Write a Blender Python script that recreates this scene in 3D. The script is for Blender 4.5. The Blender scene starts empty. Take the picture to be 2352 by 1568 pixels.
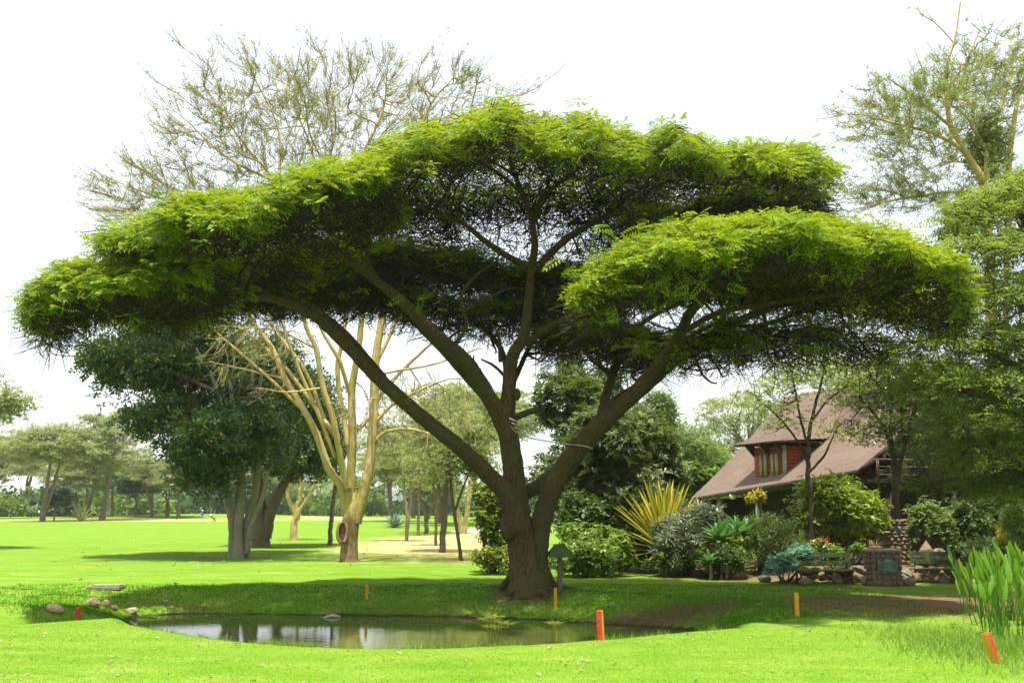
import bpy, bmesh, math, random
import numpy as np
from mathutils import Vector, Matrix

random.seed(7)
rng = np.random.default_rng(11)
sc = bpy.context.scene
col = sc.collection

# ------------------------------------------------------------------ camera
CAM_Z = 2.33
FPX = 2352 * 35.0 / 36.0            # focal length in pixels of a 2352 x 1568 frame
HOR = 1163.0                        # horizon row in that frame
PITCH = math.atan((HOR - 784.0) / FPX)
cam_d = bpy.data.cameras.new('camera')
cam_d.lens = 35.0
cam_d.sensor_width = 36.0
cam_d.clip_start = 0.1
cam_d.clip_end = 9000.0
cam = bpy.data.objects.new('camera', cam_d)
cam.location = (0, 0, CAM_Z)
cam.rotation_euler = (math.pi / 2 + PITCH, 0, 0)
col.objects.link(cam)
sc.camera = cam

# ------------------------------------------------------------------ sky, sun, exposure
SUN_EL, SUN_AZ = 78.0, 182.0        # near the zenith, a little behind the camera
w = bpy.data.worlds.new('World')
sc.world = w
w.use_nodes = True
nt = w.node_tree
nt.nodes.clear()
out = nt.nodes.new('ShaderNodeOutputWorld')
sky = nt.nodes.new('ShaderNodeTexSky')
sky.sky_type = 'NISHITA'
sky.sun_disc = False
sky.sun_elevation = math.radians(SUN_EL)
sky.sun_rotation = math.radians(SUN_AZ)
sky.dust_density = 4.0
b1 = nt.nodes.new('ShaderNodeBackground')
b1.inputs['Strength'].default_value = 0.06
b2 = nt.nodes.new('ShaderNodeBackground')      # bright thin overcast veil
b2.inputs['Color'].default_value = (1.0, 0.985, 0.96, 1)
b2.inputs['Strength'].default_value = 0.39
ad = nt.nodes.new('ShaderNodeAddShader')
nt.links.new(sky.outputs[0], b1.inputs['Color'])
nt.links.new(b1.outputs[0], ad.inputs[0])
nt.links.new(b2.outputs[0], ad.inputs[1])
nt.links.new(ad.outputs[0], out.inputs['Surface'])

sl = bpy.data.lights.new('sun', 'SUN')
sl.energy = 5.0
sl.angle = math.radians(0.6)
sl.color = (1.0, 0.955, 0.87)
sun = bpy.data.objects.new('sun', sl)
_e, _a = math.radians(SUN_EL), math.radians(SUN_AZ)
to_sun = Vector((math.sin(_a) * math.cos(_e), math.cos(_a) * math.cos(_e), math.sin(_e)))
sun.rotation_euler = to_sun.to_track_quat('Z', 'Y').to_euler()
sun.location = (0, 60, 80)
col.objects.link(sun)

sc.view_settings.view_transform = 'Standard'
sc.view_settings.look = 'None'
sc.view_settings.exposure = 1.15
sc.view_settings.gamma = 1.0
sc.view_settings.use_curve_mapping = False
sc.render.engine = 'CYCLES'
cy = sc.cycles
cy.max_bounces = 7
cy.diffuse_bounces = 3
cy.glossy_bounces = 3
cy.transmission_bounces = 4
cy.volume_bounces = 1
cy.caustics_reflective = False
cy.caustics_refractive = False
cy.use_denoising = True
try:
    cy.denoiser = 'OPENIMAGEDENOISE'
    cy.denoising_prefilter = 'ACCURATE'
except Exception:
    pass

# ------------------------------------------------------------------ pixel -> world
_sp, _cp = math.sin(PITCH), math.cos(PITCH)
def ray(px, py):
    a, b = px - 1176.0, 784.0 - py
    return np.array([a, FPX * _cp - b * _sp, FPX * _sp + b * _cp])
def P(px, py, Y):
    """the point at depth Y that this column and row of the photograph look at"""
    d = ray(px, py)
    return np.array([0, 0, CAM_Z]) + d * (Y / d[1])
def S(py, Y):
    """metres per pixel near that row and depth"""
    return Y / ray(1176, py)[1]

# ------------------------------------------------------------------ terrain height
WATER_Z = -0.58
def at_z(px, py, z):
    d = ray(px, py)
    s = (z - CAM_Z) / d[2]
    return (d[0] * s, d[1] * s)
_far = [at_z(*p, WATER_Z) for p in ((285, 1424), (330, 1414), (420, 1409), (520, 1409), (640, 1411), (770, 1413), (900, 1414), (1020, 1416),
        (1120, 1420), (1220, 1422), (1330, 1430), (1430, 1436), (1520, 1441), (1590, 1447))]
CREST = [at_z(*p, 0.0) for p in ((-900, 1412), (-500, 1413), (-200, 1415), (0, 1418), (200, 1421), (330, 1433), (450, 1455), (600, 1477), (700, 1485), (800, 1489),
         (1000, 1490), (1200, 1482), (1380, 1467), (1550, 1450), (1640, 1443))]
_near = [(x + (0.0), y + 0.95) for x, y in CREST[5:]]
POND = np.array(_far + _near[::-1])
DITCH = np.array([(-60.0, 22.6), (-30.0, 22.4), (-14.0, 21.8), (-11.2, 22.0), (-9.6, 23.2)])

def seg_dist(px, py, poly, closed=True):
    d = np.full(px.shape, 1e9)
    n = len(poly)
    for i in range(n if closed else n - 1):
        ax, ay = poly[i]
        bx, by = poly[(i + 1) % n]
        vx, vy = bx - ax, by - ay
        t = np.clip(((px - ax) * vx + (py - ay) * vy) / (vx * vx + vy * vy + 1e-9), 0, 1)
        d = np.minimum(d, np.hypot(px - ax - t * vx, py - ay - t * vy))
    return d
def inside(px, py, poly):
    c = np.zeros(px.shape, bool)
    n = len(poly)
    for i in range(n):
        ax, ay = poly[i]
        bx, by = poly[(i + 1) % n]
        cond = (ay > py) != (by > py)
        xx = (bx - ax) * (py - ay) / ((by - ay) if abs(by - ay) > 1e-9 else 1e-9) + ax
        c ^= cond & (px < xx)
    return c
def sstep(a, b, x):
    t = np.clip((x - a) / (b - a), 0, 1)
    return t * t * (3 - 2 * t)
def vnoise(x, y, s, seed=0):
    k = seed * 1.7
    return (np.sin(x * s + 1.3 + k) * np.cos(y * s * 1.13 + 0.7 * k) + np.sin(x * s * 0.57 + y * s * 0.83 + k * 2.1) +
            0.5 * np.sin(x * s * 2.3 - y * s * 1.9 + k)) / 2.5
_cx = np.array([c[0] for c in CREST]); _cyy = np.array([c[1] for c in CREST])
def H(x, y):
    x = np.asarray(x, float); y = np.asarray(y, float)
    h = np.zeros(np.broadcast(x, y).shape)
    x = x + h; y = y + h
    nearmask = (np.abs(x) < 70) & (y > 8) & (y < 45)
    if nearmask.any():
        xs, ys = x[nearmask], y[nearmask]
        d = seg_dist(xs, ys, POND)
        ins = inside(xs, ys, POND)
        crest_y = np.interp(xs, _cx, _cyy)
        front = ys < crest_y + 1.2
        edge = np.where(front, 0.9, 2.6 + 0.5 * vnoise(xs, ys, 0.8, 3))
        lip = np.where(front, 0.05, 0.10)
        rise = WATER_Z * (1 - np.clip(d / edge, 0, 1)) ** np.where(front, 1.4, 1.8)
        hh = np.where(ins, WATER_Z - 0.45 * sstep(0, 1.6, d), rise)
        dd = seg_dist(xs, ys, DITCH, False)
        dit = -0.46 * (1 - sstep(0.25, 1.9, dd))
        hh = np.minimum(hh, np.where(ins, hh, dit + np.where(d < edge, hh, 0) * 0.0))
        hh = np.where(ins, hh, np.minimum(rise, dit))
        # small uneven clods on the far bank
        hh += np.where(ins | front, 0, 0.025 * vnoise(xs, ys, 5.0, 1) + 0.03 * vnoise(xs, ys, 2.1, 2)) * sstep(0.0, 0.3, d) * (1 - sstep(4, 9, d))
        h[nearmask] = hh
    h += 0.02 * vnoise(x, y, 0.6, 5) * (y > 6) * (1 - sstep(60, 120, y))
    # low mounds of the far fairways
    h += 0.9 * np.exp(-(((x + 62) / 24) ** 2 + ((y - 205) / 16) ** 2)) + 0.6 * np.exp(-(((x + 40) / 14) ** 2 + ((y - 190) / 10) ** 2))
    # rockery behind the benches is a little higher
    h += 0.30 * sstep(31.4, 34.5, y) * sstep(6.5, 9.0, x) * (1 - sstep(44, 60, y))
    return h
def Hs(x, y):
    return float(H(np.array([x]), np.array([y]))[0])
def hit(px, py):
    """ground point seen at a pixel"""
    d = ray(px, py)
    ys = np.concatenate([np.linspace(7, 60, 1100), np.linspace(60.2, 600, 1500)])
    s = ys / d[1]
    xs = d[0] * s
    zs = CAM_Z + d[2] * s
    below = np.nonzero(zs < H(xs, ys))[0]
    i = below[0] if len(below) else len(ys) - 1
    return np.array([xs[i], ys[i], float(H(xs[i:i + 1], ys[i:i + 1])[0])])

# ------------------------------------------------------------------ helpers: objects
def tag(o, label, cat=None, group=None, kind=None):
    if label: o['label'] = label
    if cat: o['category'] = cat
    if group: o['group'] = group
    if kind: o['kind'] = kind
    return o
def thing(name, label, cat, loc=(0, 0, 0), rz=0.0, group=None):
    o = bpy.data.objects.new(name, None)
    o.empty_display_size = 0.2
    o.location = tuple(float(v) for v in loc)
    o.rotation_euler = (0, 0, rz)
    col.objects.link(o)
    return tag(o, label, cat, group)
def link(name, me, parent=None, kind=None):
    o = bpy.data.objects.new(name, me)
    col.objects.link(o)
    if parent is not None:
        o.parent = parent
    if kind:
        o['kind'] = kind
    return o

class Acc:
    """collects quads (or triangles) as numpy arrays and makes one mesh"""
    def __init__(self):
        self.v, self.f, self.n, self.m = [], [], 0, []
    def add(self, v, f, mi=0):
        v = np.asarray(v, np.float32).reshape(-1, 3)
        f = np.asarray(f, np.int64)
        if len(v) == 0 or len(f) == 0: return
        self.v.append(v)
        self.f.append(f + self.n)
        self.m.append(mi)
        self.n += len(v)
    def mesh(self, name, mats, smooth=False):
        me = bpy.data.meshes.new(name)
        if not self.v: return me
        v = np.concatenate(self.v)
        tot = [f.shape[1] for f in self.f]
        loops = np.concatenate([f.ravel() for f in self.f])
        sizes = np.concatenate([np.full(len(f), f.shape[1]) for f in self.f])
        mi = np.concatenate([np.full(len(f), m) for f, m in zip(self.f, self.m)])
        starts = np.concatenate([[0], np.cumsum(sizes)[:-1]])
        me.vertices.add(len(v)); me.vertices.foreach_set('co', v.ravel())
        me.loops.add(len(loops)); me.loops.foreach_set('vertex_index', loops.astype(np.int32))
        me.polygons.add(len(sizes)); me.polygons.foreach_set('loop_start', starts.astype(np.int32))
        me.polygons.foreach_set('material_index', mi.astype(np.int32))
        if smooth:
            me.polygons.foreach_set('use_smooth', np.ones(len(sizes), bool))
        me.update(calc_edges=True)
        for m in (mats if isinstance(mats, (list, tuple)) else [mats]):
            me.materials.append(m)
        return me
    def obj(self, name, mats, parent=None, smooth=False, kind=None):
        return link(name, self.mesh(name, mats, smooth), parent, kind)

BOXF = np.array([[0, 3, 2, 1], [4, 5, 6, 7], [0, 1, 5, 4], [1, 2, 6, 5], [2, 3, 7, 6], [3, 0, 4, 7]])
def box_v(c, s, R=None, taper=1.0):
    c = np.asarray(c, float); sx, sy, sz = np.asarray(s, float) / 2
    v = np.array([[-sx, -sy, -sz], [sx, -sy, -sz], [sx, sy, -sz], [-sx, sy, -sz],
                  [-sx * taper, -sy * taper, sz], [sx * taper, -sy * taper, sz], [sx * taper, sy * taper, sz], [-sx * taper, sy * taper, sz]])
    if R is not None: v = v @ np.asarray(R).T
    return v + c
def rz(a):
    c, s = math.cos(a), math.sin(a)
    return np.array([[c, -s, 0], [s, c, 0], [0, 0, 1.0]])
def bevel_box(name, c, s, mat, parent=None, b=0.008, R=None):
    me = bpy.data.meshes.new(name)
    bm = bmesh.new()
    bmesh.ops.create_cube(bm, size=1.0)
    for v in bm.verts:
        v.co = Vector((v.co.x * s[0], v.co.y * s[1], v.co.z * s[2]))
    bmesh.ops.bevel(bm, geom=list(bm.edges), offset=min(b, min(s) * 0.3), segments=1, affect='EDGES')
    if R is not None:
        bm.transform(Matrix([list(r) for r in R]).to_4x4())
    bm.transform(Matrix.Translation(Vector([float(k) for k in c])))
    bm.to_mesh(me); bm.free()
    me.materials.append(mat)
    return link(name, me, parent)

def norm(v):
    return v / (np.linalg.norm(v, axis=-1, keepdims=True) + 1e-9)
def tubes(paths, radii, sides=5, ridged=0.0, close=False):
    """paths (T,n,3), radii (T,n) -> verts, quads"""
    paths = np.asarray(paths, float); radii = np.asarray(radii, float)
    T, n, _ = paths.shape
    t = norm(np.gradient(paths, axis=1))
    d = norm(paths[:, -1] - paths[:, 0])
    ax = np.argmin(np.abs(d), axis=1)
    ref = np.zeros((T, 3)); ref[np.arange(T), ax] = 1
    u = norm(np.cross(t, ref[:, None, :]))
    v = np.cross(t, u)
    th = np.arange(sides) * 2 * math.pi / sides
    rr = radii[:, :, None] * np.ones(sides)
    if ridged > 0:
        ph = np.linspace(0, 1, n)[None, :, None]
        rr = rr * (1 + ridged * (np.sin(5 * th + 5 * ph + 1) + 0.7 * np.sin(9 * th - 7 * ph) + 0.8 * np.sin(3 * th + 11 * ph)) +
                   rng.normal(0, ridged * 0.35, rr.shape))
    pts = paths[:, :, None, :] + rr[..., None] * (np.cos(th)[:, None] * u[:, :, None, :] + np.sin(th)[:, None] * v[:, :, None, :])
    base = (np.arange(T) * n * sides)[:, None, None]
    i = np.arange(n - 1)[None, :, None] * sides
    j = np.arange(sides)[None, None, :]
    j2 = (j + 1) % sides
    f = np.stack([base + i + j, base + i + j2, base + i + sides + j2, base + i + sides + j], -1).reshape(-1, 4)
    return pts.reshape(-1, 3), f
def ribbons(paths, radii):
    """fine twigs: one narrow strip each, turned at random about its length"""
    paths = np.asarray(paths, float); radii = np.asarray(radii, float)
    T, n, _ = paths.shape
    t = norm(np.gradient(paths, axis=1))
    u = norm(np.cross(t, rand_dir(T)[:, None, :])) * radii[..., None] * 1.25
    pts = np.stack([paths - u, paths + u], 2)
    b = (np.arange(T) * n * 2)[:, None] + np.arange(n - 1)[None] * 2
    f = np.stack([b, b + 1, b + 3, b + 2], -1).reshape(-1, 4)
    return pts.reshape(-1, 3), f
def smooth_path(pts, rad, n=None, wob=0.0):
    """Catmull-Rom through control points"""
    pts = np.asarray(pts, float); rad = np.asarray(rad, float)
    if n is None: n = max(8, 6 * (len(pts) - 1))
    p = np.vstack([2 * pts[0] - pts[1], pts, 2 * pts[-1] - pts[-2]])
    seg = np.concatenate([[0], np.cumsum(np.linalg.norm(np.diff(pts, axis=0), axis=1))])
    s = np.linspace(0, seg[-1], n)
    k = np.clip(np.searchsorted(seg, s, side='right') - 1, 0, len(pts) - 2)
    t = ((s - seg[k]) / (seg[k + 1] - seg[k] + 1e-9))[:, None]
    a, b, c, d = p[k], p[k + 1], p[k + 2], p[k + 3]
    q = 0.5 * (2 * b + (c - a) * t + (2 * a - 5 * b + 4 * c - d) * t ** 2 + (3 * b - a - 3 * c + d) * t ** 3)
    r = np.interp(s, seg, rad)
    if wob > 0:
        q[1:-1] += rng.normal(0, 1, (n - 2, 3)) * r[1:-1, None] * wob
    return q, r

class Skel:
    """a growing tree: nodes with tangents and radii"""
    def __init__(self):
        self.p, self.t, self.r = np.zeros((0, 3)), np.zeros((0, 3)), np.zeros(0)
        self.acc = Acc()
    def limb(self, pts, rad, sides=12, ridged=0.03, n=None, wob=0.08, mi=0):
        q, r = smooth_path(pts, rad, n, wob)
        v, f = tubes(q[None], r[None], sides, ridged)
        self.acc.add(v, f, mi)
        self.push(q, r)
        return q, r
    def push(self, q, r):
        self.p = np.vstack([self.p, q]); self.t = np.vstack([self.t, norm(np.gradient(q, axis=0))]); self.r = np.concatenate([self.r, r])
    def grow(self, tg, r0, r1, end_dir=None, n=6, sides=4, chunks=4, k0=0.5, k1=0.5, jit=0.03, minr=0.0, acc=None, back=None, mi=0, keep=1.0):
        """connect each target to the nearest node by a curved branch"""
        acc = acc or self.acc
        tg = np.asarray(tg, float)
        if end_dir is None:
            end_dir = np.zeros_like(tg); end_dir[:, 2] = 1
        ends_p, ends_t = [], []
        cand = np.nonzero(self.r >= minr)[0]
        def dist2(g, q):
            g = g.astype(np.float32); q = q.astype(np.float32)
            return np.maximum((g * g).sum(1)[:, None] + (q * q).sum(1)[None] - 2 * g @ q.T, 1e-6)
        q_ = self.p[cand]
        if len(q_) > 3000: q_ = q_[::len(q_) // 3000 + 1]
        d0 = np.concatenate([dist2(x, q_).min(1) for x in np.array_split(tg, max(1, len(tg) // 600))])
        order = np.argsort(d0)
        for ch in np.array_split(order, chunks):
            if len(ch) == 0: continue
            cand = np.nonzero(self.r >= minr)[0]
            g = tg[ch]
            q_ = self.p[cand]
            bk = 0.21 * np.linalg.norm(q_ - back, axis=1)[None, :].astype(np.float32) if back is not None else 0   # branches run outwards
            idx = cand[np.concatenate([np.argmin(np.sqrt(dist2(x, q_)) + bk, axis=1) for x in np.array_split(g, max(1, len(g) // 600))])]
            p0, t0, rr = self.p[idx], self.t[idx], self.r[idx]
            L = np.linalg.norm(g - p0, axis=1, keepdims=True)
            m0 = norm(t0 + 0.6 * norm(g - p0)) * L * k0 * 1.6
            m1 = norm(end_dir[ch]) * L * k1 * 1.6
            s = np.linspace(0, 1, n)[None, :, None]
            h00, h10, h01, h11 = 2 * s**3 - 3 * s**2 + 1, s**3 - 2 * s**2 + s, -2 * s**3 + 3 * s**2, s**3 - s**2
            path = h00 * p0[:, None] + h10 * m0[:, None] + h01 * g[:, None] + h11 * m1[:, None]
            path[:, 1:] += rng.normal(0, 1, path[:, 1:].shape) * (L * jit)[:, None]
            ra = np.minimum(r0, rr * 0.85)
            rad = ra[:, None] * (1 - np.linspace(0, 1, n)[None]) + np.minimum(r1, ra * 0.6)[:, None] * np.linspace(0, 1, n)[None]
            v, f = tubes(path, rad, sides) if sides > 2 else ribbons(path, rad)
            acc.add(v, f, mi)
            q = path[:, 1:].reshape(-1, 3)
            tt = norm(np.gradient(path, axis=1))[:, 1:].reshape(-1, 3)
            if keep < 1.0:
                sel = rng.random(len(q)) < keep
            else:
                sel = slice(None)
            self.p = np.vstack([self.p, q[sel]]); self.t = np.vstack([self.t, tt[sel]]); self.r = np.concatenate([self.r, rad[:, 1:].ravel()[sel]])
            ends_p.append(q); ends_t.append(tt)
        return np.vstack(ends_p), np.vstack(ends_t)

def shoots(sk, acc, n, ctr, rmax, L0, L1, up=0.35, r=0.011, zs=1.0):
    """long straight twigs that carry on from the branchlets, outwards and up"""
    cand = np.nonzero((sk.r < rmax) & (sk.r > .004))[0]
    idx = rng.choice(cand, n)
    p0 = sk.p[idx]
    d = norm(1.0 * sk.t[idx] + 0.8 * norm(p0 - ctr) * [1, 1, zs] + [0, 0, up] + rng.normal(0, .38, (n, 3)))
    L = rng.uniform(L0, L1, (n, 1))
    bend = np.array([0, 0, .10]) * L
    path = np.stack([p0, p0 + d * L * .5 - bend * .3, p0 + d * L + bend * .3], 1)
    v, f = ribbons(path, np.tile([r, r * .8, r * .4], (n, 1))); acc.add(v, f)
    t = rng.random((n, 4, 1))
    return (p0[:, None] + d[:, None] * L[:, None] * t).reshape(-1, 3)

# leaf templates: x along the leaf, y across, z up
def t_diamond(wd=0.45, fold=0.06):
    v = np.array([[0, 0, 0], [0.45, -wd / 2, fold], [1, 0, -0.05], [0.45, wd / 2, fold]])
    return v, np.array([[0, 1, 2, 3]])
def t_frond(pairs=5, pl=0.42, pw=0.12, droop=0.10):
    vs, fs = [], []
    for k in range(pairs):
        x = 0.12 + 0.80 * k / max(1, pairs - 1)
        L = pl * (1.0 - 0.45 * abs(k / max(1, pairs - 1) - 0.35))
        for s in (-1, 1):
            a = math.radians(62 - 18 * k / pairs)
            dx, dy = math.cos(a), math.sin(a) * s
            nx, ny = -dy, dx
            z0 = -droop * x * x
            b = len(vs)
            vs += [[x, 0, z0], [x + dx * L * .55 - nx * pw / 2, dy * L * .55 - ny * pw / 2, z0 + .02],
                   [x + dx * L, dy * L, z0 - .07], [x + dx * L * .55 + nx * pw / 2, dy * L * .55 + ny * pw / 2, z0 + .02]]
            fs.append([b, b + 1, b + 2, b + 3])
    b = len(vs)
    vs += [[0.9, 0, -droop * .8], [1.05, -pw / 2, -droop], [1.25, 0, -droop * 1.4], [1.05, pw / 2, -droop]]
    fs.append([b, b + 1, b + 2, b + 3])
    return np.array(vs), np.array(fs)
def t_frond3(pairs=5, pl=0.44, pw=0.15, droop=0.10):
    """feathery compound leaf, one triangle to each pinna"""
    vs, fs = [], []
    for k in range(pairs + 1):
        x = 0.10 + 0.85 * k / pairs
        L = pl * (1.0 - 0.45 * abs(k / pairs - 0.35))
        for s in ((-1, 1) if k < pairs else (0,)):
            a = math.radians(64 - 20 * k / pairs) if s else 0
            dx, dy = math.cos(a), math.sin(a) * s
            z0 = -droop * x * x
            b = len(vs)
            vs += [[x - pw * .3 * abs(s), -pw * .4 * (s == 0), z0], [x + dx * L * .75 + dy * pw * .5, dy * L * .75 - dx * pw * .5 + (pw * .4) * (s == 0), z0 + .01], [x + dx * L, dy * L, z0 - .06]]
            if s == 0: vs[-2] = [x, pw * .4, z0]
            else: vs[-3] = [x + pw * .35, 0, z0]; 
            fs.append([b, b + 1, b + 2])
    return np.array(vs), np.array(fs)
def t_spray(n=3, wd=0.4, seed=1):
    r = np.random.default_rng(seed); vs, fs = [], []
    for k in range(n):
        R = rz(2.4 * k + r.normal(0, .3)); el = r.uniform(-.4, .6); off = r.normal(0, .15, 3)
        for p in ((0, -wd * .3, 0), (.6, wd * .5, .05), (1, 0, 0)):
            q = np.array(p) * [math.cos(el), 1, 1]; q[2] += p[0] * math.sin(el); vs.append(R @ q + off)
        fs.append([3 * k, 3 * k + 1, 3 * k + 2])
    return np.array(vs), np.array(fs)
def t_cluster(n=5, wd=0.4, spread=0.8, seed=1):
    r = np.random.default_rng(seed)
    vs, fs = [], []
    base, _ = t_diamond(wd)
    for k in range(n):
        a = 2.4 * k + r.normal(0, .3)
        el = r.uniform(-0.5, 0.7)
        R = rz(a) @ np.array([[math.cos(el), 0, -math.sin(el)], [0, 1, 0], [math.sin(el), 0, math.cos(el)]])
        v = base @ R.T * r.uniform(.7, 1.1) + r.normal(0, .18 * spread, 3)
        fs.append([4 * k, 4 * k + 1, 4 * k + 2, 4 * k + 3]); vs.append(v)
    return np.concatenate(vs), np.array(fs)
def t_rosette(n=9, wd=0.12, up=0.5, seed=1):
    r = np.random.default_rng(seed)
    vs, fs = [], []
    for k in range(n):
        a = 2.4 * k
        el = up + r.normal(0, .3)
        c, s = math.cos(el), math.sin(el)
        v = np.array([[0, 0, 0], [.5 * c, -wd / 2, .5 * s + .05], [1 * c, 0, s * .8 - .1], [.5 * c, wd / 2, .5 * s + .05]]) @ rz(a).T * r.uniform(.7, 1.1)
        fs.append([4 * k, 4 * k + 1, 4 * k + 2, 4 * k + 3]); vs.append(v)
    return np.concatenate(vs), np.array(fs)
def scatter(acc, tmpl, pos, X, N, size, mi=0):
    tv, tf = tmpl
    pos = np.asarray(pos, float)
    X = norm(np.asarray(X, float)); N = np.asarray(N, float)
    Y = norm(np.cross(N, X)); N = np.cross(X, Y)
    size = np.broadcast_to(np.asarray(size, float), (len(pos),))
    v = (pos[:, None] + size[:, None, None] * (tv[None, :, 0:1] * X[:, None] + tv[None, :, 1:2] * Y[:, None] + tv[None, :, 2:3] * N[:, None]))
    f = (np.arange(len(pos)) * len(tv))[:, None, None] + tf[None]
    acc.add(v.reshape(-1, 3), f.reshape(-1, tf.shape[1]), mi)
def rand_dir(n, zs=1.0, zo=0.0):
    v = rng.normal(0, 1, (n, 3)); v[:, 2] = v[:, 2] * zs + zo
    return norm(v)

# ------------------------------------------------------------------ helpers: materials
def new_mat(name):
    m = bpy.data.materials.new(name)
    m.use_nodes = True
    t = m.node_tree
    t.nodes.clear()
    o = t.nodes.new('ShaderNodeOutputMaterial')
    return m, t, o
def N_(t, kind, **kw):
    n = t.nodes.new(kind)
    for k, v in kw.items():
        if k in n.inputs: n.inputs[k].default_value = v
        else: setattr(n, k, v)
    return n
def rgba(c): return (c[0], c[1], c[2], 1.0)
def mix_col(t, fac, a, b):
    n = t.nodes.new('ShaderNodeMix'); n.data_type = 'RGBA'
    for sock, val in ((n.inputs[0], fac), (n.inputs[6], a), (n.inputs[7], b)):
        if hasattr(val, 'type') and hasattr(val, 'is_linked'): t.links.new(val, sock)
        elif isinstance(val, (int, float)): sock.default_value = val
        else: sock.default_value = rgba(val)
    return n.outputs[2]
def ramp(t, sock, a, b):
    n = t.nodes.new('ShaderNodeMapRange')
    n.inputs[1].default_value = a; n.inputs[2].default_value = b
    t.links.new(sock, n.inputs[0])
    return n.outputs[0]
def leaf_mat(name, c1, c2, trans=(0.2, 0.3, 0.03), tf=0.4, rough=0.5, spec=0.3, scale=0.6, c3=None):
    """leaf: colours vary leaf by leaf and in broad patches; light passes through the blade"""
    m, t, o = new_mat(name)
    g = N_(t, 'ShaderNodeNewGeometry')
    tc = N_(t, 'ShaderNodeTexCoord')
    nz = N_(t, 'ShaderNodeTexNoise', Scale=scale, Detail=2.0)
    t.links.new(tc.outputs['Object'], nz.inputs['Vector'])
    k = N_(t, 'ShaderNodeMath', operation='ADD'); 
    t.links.new(g.outputs['Random Per Island'], k.inputs[0])
    t.links.new(ramp(t, nz.outputs[0], 0.3, 0.7), k.inputs[1])
    fac = ramp(t, k.outputs[0], 0.35, 1.65)
    c = mix_col(t, fac, c1, c2)
    if c3 is not None:
        rare = ramp(t, g.outputs['Random Per Island'], 0.955, 0.965)
        c = mix_col(t, rare, c, c3)
    p = N_(t, 'ShaderNodeBsdfPrincipled', Roughness=rough)
    p.inputs['Specular IOR Level'].default_value = spec
    t.links.new(c, p.inputs['Base Color'])
    tr = N_(t, 'ShaderNodeBsdfTranslucent')
    tcx = mix_col(t, fac, [x * .8 for x in trans], trans)
    t.links.new(tcx, tr.inputs['Color'])
    mx = N_(t, 'ShaderNodeMixShader'); mx.inputs[0].default_value = tf
    t.links.new(p.outputs[0], mx.inputs[1]); t.links.new(tr.outputs[0], mx.inputs[2])
    t.links.new(mx.outputs[0], o.inputs['Surface'])
    return m
def rough_mat(name, c1, c2, scale=4.0, stretch=(1, 1, 1), rough=0.85, bump=0.4, c3=None, detail=6.0, dist=0.02, spec=0.25, s3=1.3):
    """bark, stone, soil, weathered wood"""
    m, t, o = new_mat(name)
    tc = N_(t, 'ShaderNodeTexCoord')
    mp = N_(t, 'ShaderNodeMapping'); mp.inputs['Scale'].default_value = stretch
    t.links.new(tc.outputs['Object'], mp.inputs['Vector'])
    nz = N_(t, 'ShaderNodeTexNoise', Scale=scale, Detail=detail, Roughness=0.65)
    t.links.new(mp.outputs[0], nz.inputs['Vector'])
    c = mix_col(t, ramp(t, nz.outputs[0], 0.32, 0.68), c1, c2)
    if c3 is not None:
        n2 = N_(t, 'ShaderNodeTexNoise', Scale=s3, Detail=4.0)
        t.links.new(tc.outputs['Object'], n2.inputs['Vector'])
        c = mix_col(t, ramp(t, n2.outputs[0], 0.48, 0.66), c, c3)
    p = N_(t, 'ShaderNodeBsdfPrincipled', Roughness=rough)
    p.inputs['Specular IOR Level'].default_value = spec
    t.links.new(c, p.inputs['Base Color'])
    bp = N_(t, 'ShaderNodeBump', Strength=bump, Distance=dist)
    t.links.new(nz.outputs[0], bp.inputs['Height']); t.links.new(bp.outputs[0], p.inputs['Normal'])
    t.links.new(p.outputs[0], o.inputs['Surface'])
    return m
def flat_mat(name, c, rough=0.6, spec=0.3, var=0.15, scale=6.0):
    return rough_mat(name, [x * (1 - var) for x in c], [min(1, x * (1 + var)) for x in c], scale, rough=rough, bump=0.15, spec=spec)

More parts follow.
